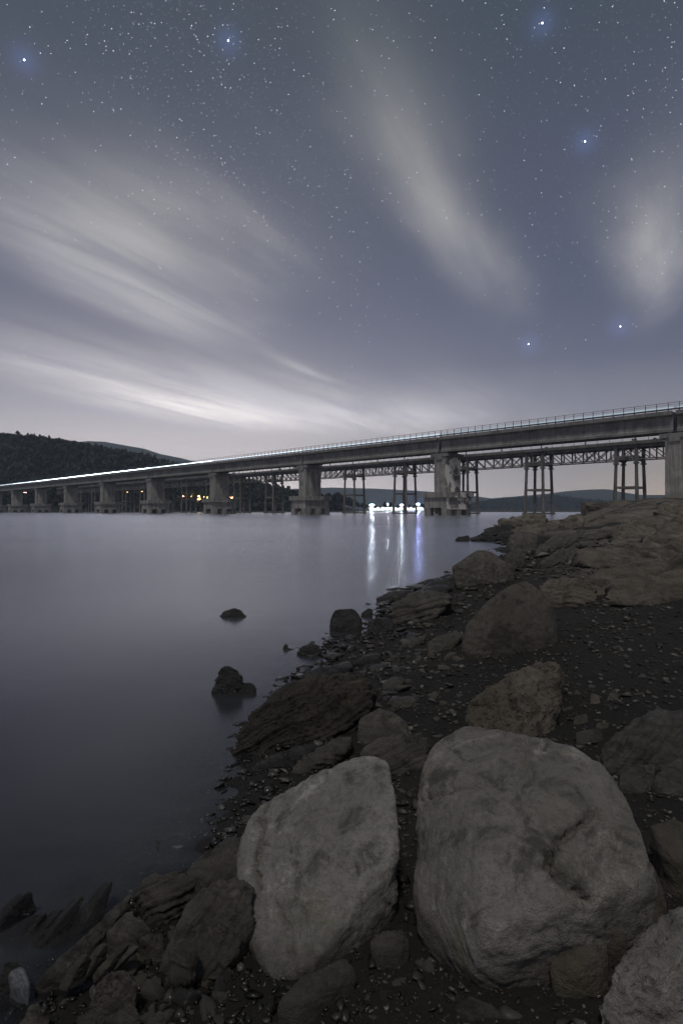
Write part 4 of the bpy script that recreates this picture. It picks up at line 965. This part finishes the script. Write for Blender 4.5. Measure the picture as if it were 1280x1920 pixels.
# ------------------------------------------------------------------ hills and far shore
KF = F / 853.33
class Hill:
    def __init__(s, name, prof, dr, df, mat, rough, ncol=160, nrow=40, seed=0, back=1.5):
        s.x = np.array([p[0] for p in prof], float); s.y = np.array([p[1] for p in prof], float)
        s.dr, s.df, s.seed, s.rough = dr, df, seed, rough
        px = np.linspace(s.x[0], s.x[-1], ncol); rows = np.concatenate([np.linspace(0, 1, nrow), 1 + np.linspace(0.05, 1, 12)])
        PX, R = np.meshgrid(px, rows); PX = PX.ravel(); R = R.ravel()
        d, z = s.at(PX, R); X = (PX - 640) / F * d
        i = np.arange(ncol * (len(rows) - 1)).reshape(len(rows) - 1, ncol)[:, :-1].ravel()
        f = np.stack([i, i + 1, i + 1 + ncol, i + ncol], 1)
        s.o = tag(obj(name, mesh_np(name, np.stack([X, d, z], 1), f, True), mat), kind='structure')
    def at(s, px, r):
        py = np.interp(px, s.x, s.y); fx = np.interp(px, [s.x[0], s.x[-1]], [0, 1])
        dr = np.interp(fx, [0, 1], s.dr) * KF; df = np.interp(fx, [0, 1], s.df) * KF
        zr = EYE + (HZ - py) / F * dr; d = df + (dr - df) * r
        e = np.where(r <= 1, 0.35 * r + 0.65 * sstep(0, 1, r), 1 - 0.8 * (r - 1))
        X = (px - 640) / F * d; q = np.stack([X, d, 0 * d], 1) / (dr.mean() * .12) + s.seed
        z = -1.5 + (zr + 1.5) * e + s.rough * fbm(q, 4) * sstep(0, .3, r) * sstep(1.0, .8, r)
        return d, z
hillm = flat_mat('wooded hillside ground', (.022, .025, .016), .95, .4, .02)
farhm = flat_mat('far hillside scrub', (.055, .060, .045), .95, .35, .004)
HA = Hill('hill', [(-1500, 780), (-700, 792), (-200, 808), (0, 822), (60, 824), (130, 835), (200, 848), (260, 859), (310, 875), (360, 888), (400, 893), (440, 901), (490, 915), (530, 925), (560, 931), (600, 941), (650, 952), (690, 960)],
          (660, 520), (490, 455), hillm, 5, seed=2)
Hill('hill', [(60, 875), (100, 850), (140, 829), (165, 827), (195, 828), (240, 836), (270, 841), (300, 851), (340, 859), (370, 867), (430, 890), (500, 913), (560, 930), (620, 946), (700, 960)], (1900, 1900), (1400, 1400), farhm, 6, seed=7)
HC = Hill('hill', [(800, 960), (860, 951), (900, 943), (930, 938), (960, 936), (1010, 936), (1040, 931), (1060, 933), (1090, 937), (1130, 941), (1200, 946), (1300, 944), (1700, 925), (2100, 912)], (1500, 1500), (1250, 1250), hillm, 5, seed=4)
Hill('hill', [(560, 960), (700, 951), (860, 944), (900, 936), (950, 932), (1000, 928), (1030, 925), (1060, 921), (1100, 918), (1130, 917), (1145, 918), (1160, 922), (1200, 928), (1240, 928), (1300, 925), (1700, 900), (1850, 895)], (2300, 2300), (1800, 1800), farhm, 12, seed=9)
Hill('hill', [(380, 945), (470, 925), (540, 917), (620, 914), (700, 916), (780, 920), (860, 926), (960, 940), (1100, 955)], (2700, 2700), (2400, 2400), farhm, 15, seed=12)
# far bank under the town
bank = flat_mat('far bank grass', (.045, .047, .030), .95, .3, .1)
xb = np.linspace(-130, 330, 60); V = []
for r_, (dd, zz) in enumerate(((430, -1.5), (446, .6), (470, 1.2), (620, 1.6), (900, 2.2))):
    dd = dd * KF
    for x in xb: V.append((x * dd / 446, dd + 10 * math.sin(x * .05) + 4 * math.sin(x * .23), zz))
Fq = [(r_ * 60 + i, r_ * 60 + i + 1, (r_ + 1) * 60 + i + 1, (r_ + 1) * 60 + i) for r_ in range(4) for i in range(59)]
tag(obj('far_bank', mesh_np('far_bank', V, Fq, True), bank), kind='structure')

# woods that read as one mass
def forest(name, label, hill, n, pxr, rr, hgt, seed, mat=leafm):
    r = np.random.default_rng(seed); px = r.uniform(*pxr, n); ro = r.uniform(rr[0], rr[1], n) ** .7
    d, z = hill.at(px, ro); X = (px - 640) / F * d; h = hgt * r.uniform(.55, 1.35, n) * (1 - .35 * (ro > .93))
    k = 9; P = r.normal(size=(n, k, 3)); P /= np.linalg.norm(P, axis=2)[:, :, None]; P *= r.uniform(.25, 1, (n, k, 1))
    cen = np.stack([X, d, z + h * .5], 1)[:, None] + P * np.stack([h * .36, h * .36, h * .5], 1)[:, None]
    a = r.normal(size=(n, k, 3)); a /= np.linalg.norm(a, axis=2)[:, :, None]; b = np.cross(a, r.normal(size=(n, k, 3))); b /= np.linalg.norm(b, axis=2)[:, :, None]
    s = (h * .24)[:, None, None] * r.uniform(.7, 1.3, (n, k, 1))
    V = np.stack([cen - a * s, cen + b * s, cen + a * s, cen - b * s], 2).reshape(-1, 3)
    return tag(obj(name, mesh_np(name, V, np.arange(4 * n * k).reshape(-1, 4)), mat), label, 'forest', kind='stuff')
forest('forest', 'dark wood covering the left hill', HA, 9000, (-700, 640), (.02, 1.0), 8.0, 5)
forest('forest', 'dark wood along the crest of the left hill', HA, 1300, (-500, 560), (.93, 1.0), 9.0, 6)
forest('forest', 'hazy wood on the low hill across the lake on the right', HC, 4500, (840, 1700), (.05, 1.0), 9.0, 8)

# single trees on the far bank
def tree_mesh(seed, n=420):
    V, f = leaf_cloud(n, (3.4, 3.4, 3.6), 9, .55, seed); V[:, 2] += 6.2
    return mesh_np('crown', V, f)
CR = [tree_mesh(70 + q) for q in range(4)]
b = MB(); b.bar((0, 0, -.5), (.1, 0, 4.5), .55, None, .32, 6)
for q in range(5):
    an = q * 1.26; b.bar((.08, 0, 3.2 + q * .25), (1.7 * math.cos(an), 1.7 * math.sin(an), 6.0 + .4 * q), .22, None, .08, 5)
trunk0 = b.build('trunk', barkm); TR = trunk0.data; bpy.data.objects.remove(trunk0)
def tree(px, d, s, lb, gp=None, zb=1.0):
    d = d * KF
    e = empty('tree', ((px - 640) / F * d, d, zb), random.uniform(0, 6)); e.scale = (s * random.uniform(.85, 1.2), s, s); tag(e, lb, 'tree', gp)
    obj('crown', random.choice(CR), leafm, e); obj('trunk', TR, barkm, e)
ORD = ['first', 'second', 'third', 'fourth', 'fifth', 'sixth', 'seventh', 'eighth', 'ninth', 'tenth', 'eleventh', 'twelfth', 'thirteenth']
CLUMP = [604, 614, 624, 634, 644, 653, 662, 671, 679, 687, 593, 583, 570]; FRONT = [703, 713, 722, 731, 738, 746, 758, 768, 776, 791, 800, 812]
for px, d, s in [(604, 452, 1.3), (614, 456, 1.75), (624, 458, 2.05), (634, 456, 2.0), (644, 454, 1.7), (653, 452, 1.45), (662, 456, 1.25), (671, 452, 1.05), (679, 456, .85), (687, 452, .7), (593, 450, 1.1), (583, 455, 1.2), (570, 455, 1.1)]:
    tree(px, d, s, ORD[sorted(CLUMP).index(px)] + ' tree from the left in the dark clump on the far bank', 'far bank tree clump')
for px, d, s in [(703, 452, .6), (713, 450, .55), (722, 450, .95), (731, 449, .9), (738, 450, .7), (746, 450, .75), (758, 450, .6), (768, 450, .7), (776, 450, .65), (791, 452, .8), (800, 452, .8), (812, 452, .7)]:
    tree(px, d, s, ORD[sorted(FRONT).index(px)] + ' small tree from the left before the lit hall across the lake', 'trees in front of the lit hall')

# lit hall and flood lamps across the lake
polem = flat_mat('lamp post steel', (.10, .10, .11), .5)
wallm = flat_mat('white rendered wall', (.70, .70, .68), .8, .08)
lampw = emit_mat('flood lamp', (.80, .90, 1.0), 1900.0)
lampb = emit_mat('blue flood lamp', (.42, .50, 1.0), 3200.0)
wall_glow = emit_mat('hall front glow', (.95, .98, 1.0), 4.0)
def far_pos(px, d): return (px - 640) / F * d
hd = 476.0 * KF
hall = empty('hall', (far_pos(742, hd), hd, 1.0)); tag(hall, 'long low hall with a floodlit front of glowing panels across the lake', 'building')
MB().box(-29, 29, 0, 12, -.5, 4.6).build('wall', wallm, hall)
MB().box(-30, 30, -1, 13, 4.6, 5.0).build('roof', polem, hall)
for k in range(14):
    x = -27.5 + k * 4.05
    wn = MB().box(x, x + 3.4, -.06, .04, .9, 3.9).build('window', wall_glow, hall)  # added glowing panels standing for the floodlit wall, not real windows
    MB().box(x + 1.62, x + 1.78, -.12, -.065, .85, 3.95).box(x - .05, x + 3.45, -.12, -.065, .75, .88).build('glow_panel_bars', polem, wn)
for px, d, hgt, blue, lb in [(697, 462, 5.6, 0, 'flood lamp mast at the left end of the lit hall'), (725, 462, 6.0, 0, 'second flood lamp mast from the left by the lit hall'),
                             (753, 462, 5.6, 0, 'third flood lamp mast from the left by the lit hall'), (783, 460, 6.4, 1, 'bluish flood lamp mast beside the lit pier')]:
    d = d * KF
    e = empty('floodlight_mast', (far_pos(px, d), d, 1.0)); tag(e, lb, 'lamp', 'flood lamps across the lake')
    MB().bar((0, 0, -1), (0, 0, hgt), .22, None, .14, 8).build('pole', polem, e)
    MB().box(-1.3, 1.3, -.10, .10, hgt - .02, hgt + .1).build('crossbar', polem, e)
    for k in (-1, 0, 1):
        hd_ = MB().box(k * .95 - .38, k * .95 + .38, -.05, .35, hgt + .12, hgt + .95).build('lamp_housing', polem, e)
        MB().box(k * .95 - .34, k * .95 + .34, -.10, -.055, hgt + .16, hgt + .91).build('lamp_glass', lampb if blue else lampw, hd_)

# village on the left slope, seen between the piers
yel = emit_mat('warm street lamp', (1.0, .72, .25), 60.0); redl = emit_mat('red lamp', (1.0, .10, .10), 9.0); winl = emit_mat('warm lit window', (1.0, .66, .25), 7.0); pinkl = emit_mat('pinkish glow', (1.0, .45, .40), 9.0)
tile = flat_mat('roof tile', (.12, .07, .05), .9); plaster = flat_mat('house plaster', (.42, .38, .32), .9)
def hill_pos(px, py):
    rr = np.linspace(0, 1, 300); d, z = HA.at(np.full(300, float(px)), rr)
    i = int(np.argmax(z >= EYE + (HZ - py) / F * d)); return far_pos(px, d[i]), float(d[i]), float(z[i])
for px, py, lb in [(432, 938, 'house with warm lit windows on the slope left of the dark tower'), (372, 938, 'house with warm lit windows seen left of a pier under the bridge'), (356, 939, 'small house with lit windows farther left under the bridge'), (535, 938, 'pink lit house on the slope right of the dark tower')]:
    x, y, z = hill_pos(px, py); y -= 6
    e = empty('house', (x, y, z - 1.0), .1); tag(e, lb, 'house')
    MB().box(-5, 5, 0, 8, -2, 4.2).build('wall', plaster, e)
    b = MB(); b.poly([(-5.5, 4.2), (5.5, 4.2), (0, 6.6)], -.4, 8.4); b.build('roof', tile, e)
    for k in (-3.6, -1.2, 1.2, 3.0):
        w_ = MB().box(k - .6, k + .6, -.08, .03, 1.2, 2.8).build('window', pinkl if 'pink' in lb else winl, e)
        MB().box(k - .7, k + .7, -.14, -.085, 1.05, 1.18).build('sill', plaster, w_)
for px, py, m_, lb in [(421, 934, yel, 'warm street lamp at the left of the village lights'), (427, 935, yel, 'second warm street lamp of the village'), (438, 933, yel, 'warm street lamp above the village house'), (446, 929, yel, 'highest warm street lamp of the village'), (450, 935, yel, 'warm street lamp beside the dark tower'),
                       (347, 931, yel, 'leftmost warm street lamp under the bridge'), (362, 931, yel, 'warm street lamp over the small house under the bridge'), (377, 931, yel, 'warm street lamp close left of the pier'), (386, 932, yel, 'two warm lights merging beside the pier'), (392, 933, yel, 'warm street lamp touching the pier edge'),
                       (434, 932, redl, 'red lamp just right of the fourth pier'), (352, 931, redl, 'red lamp among the lights under the bridge'), (182, 923, redl, 'red lamp seen far left between piers'), (57, 924, pinkl, 'pinkish tail light trail of cars at the far left under the deck'), (156, 923, winl, 'faint white light far left between piers'), (272, 922, winl, 'small white light beside the fifth pier'), (245, 923, winl, 'small faint light left of the fifth pier')]:
    x, y, z = hill_pos(px, py + 6); y -= 9
    e = empty('street_lamp', (x, y, z - 1)); tag(e, lb, 'lamp', 'village lamps')
    MB().bar((0, 0, -2), (0, 0, 4.2), .16, None, .1, 6).bar((0, 0, 4.1), (0, -.9, 4.35), .08).build('pole', polem, e)
    big = 1.6 if px == 57 else .8  # the widest bar stands for car tail lights, not a street lamp
    MB().bar((-big, -.9, 4.25), (big, -.9, 4.25), .35, None, None, 6).build('lamp_head_or_tail_light', m_, e)

# a few dead stalks standing in the shallows
stalk = flat_mat('dead stalk', (.05, .042, .03), .9)
d = ground_hit(737, 1098); b = MB(); x = far_pos(737, d)
for k in range(4): b.bar((k * .03, 0, -.05), (k * .03 - .05 + .02 * k, .02, .10 + .04 * (k % 3)), .006, None, .003)
tag(b.build('dead_stalks', stalk, None, (x, d, 0)), 'thin dead stalks standing in the water near the lamp reflections', 'plant')

# ------------------------------------------------------------------ stars
R_ = 9000.0
starm = emit_mat('star light', (.88, .93, 1.0), 2.2, False); star2 = emit_mat('bright star', (.86, .91, 1.0), 6.0, False)
OV = np.array([(1, 0, 0), (-1, 0, 0), (0, 1, 0), (0, -1, 0), (0, 0, 1), (0, 0, -1)], float)
OF = np.array([(0, 2, 4), (2, 1, 4), (1, 3, 4), (3, 0, 4), (2, 0, 5), (1, 2, 5), (3, 1, 5), (0, 3, 5)])
r = np.random.default_rng(21); pts = []
while len(pts) < 13000:
    px, py = r.uniform(-500, 1780), r.uniform(-500, 800)
    w = 0.30 + 1.0 * math.exp(-((px - (330 + py * .45)) / 170) ** 2) + .25 * (px > 900)
    w *= 1.0 if py < 420 else max(.12, 1 - (py - 420) / 330.0)
    if px < 600 and 380 < py < 560: w *= .7
    if r.random() < w * .8: pts.append((px, py))
pts = np.array(pts); dr_ = np.stack([(pts[:, 0] - 640) / F, np.ones(len(pts)), (HZ - pts[:, 1]) / F], 1); L_ = np.linalg.norm(dr_, axis=1)
rad = R_ / (F * .5333) * (0.075 + 0.27 * r.random(len(pts)) ** 6) * L_ ** 0.3
C = dr_ / L_[:, None] * R_
V = (C[:, None] + OV[None] * rad[:, None, None]).reshape(-1, 3); Fs = (OF[None] + (np.arange(len(pts)) * 6)[:, None, None]).reshape(-1, 3)
tag(obj('stars', mesh_np('stars', V, Fs), starm), 'countless faint stars scattered over the night sky', 'stars', kind='stuff')
for (px, py), lb in zip(BRIGHT, ['bright bluish star near the upper left edge', 'bright star high up left of the centre', 'bright star at the top right', 'bright star right of the long steep cloud streak', 'lowest right bright star above the bridge', 'bright star above the bridge left of the lowest right one']):
    v = pdir(px, py); c = v / np.linalg.norm(v) * R_
    D_, f = ico(2); tag(obj('star', mesh_np('star', D_ * R_ / (F * .5333) * .65, f), star2, None, tuple(c)), lb, 'star')

# ------------------------------------------------------------------ haze
hz = bpy.data.materials.new('valley haze'); hz.use_nodes = True
gg = G(hz.node_tree); gg.n.clear()
pv = gg.node('ShaderNodeVolumePrincipled'); pv.inputs['Color'].default_value = (.66, .80, 1.0, 1); pv.inputs['Density'].default_value = 0.00023; pv.inputs['Anisotropy'].default_value = 0.2
gg.l.new(pv.outputs[0], gg.node('ShaderNodeOutputMaterial').inputs['Volume'])
tag(MB().box(-3300, 4400, -160, 4250, -4.0, 325).build('haze', hz), 'thin bluish haze over the lake valley', 'haze', kind='stuff')
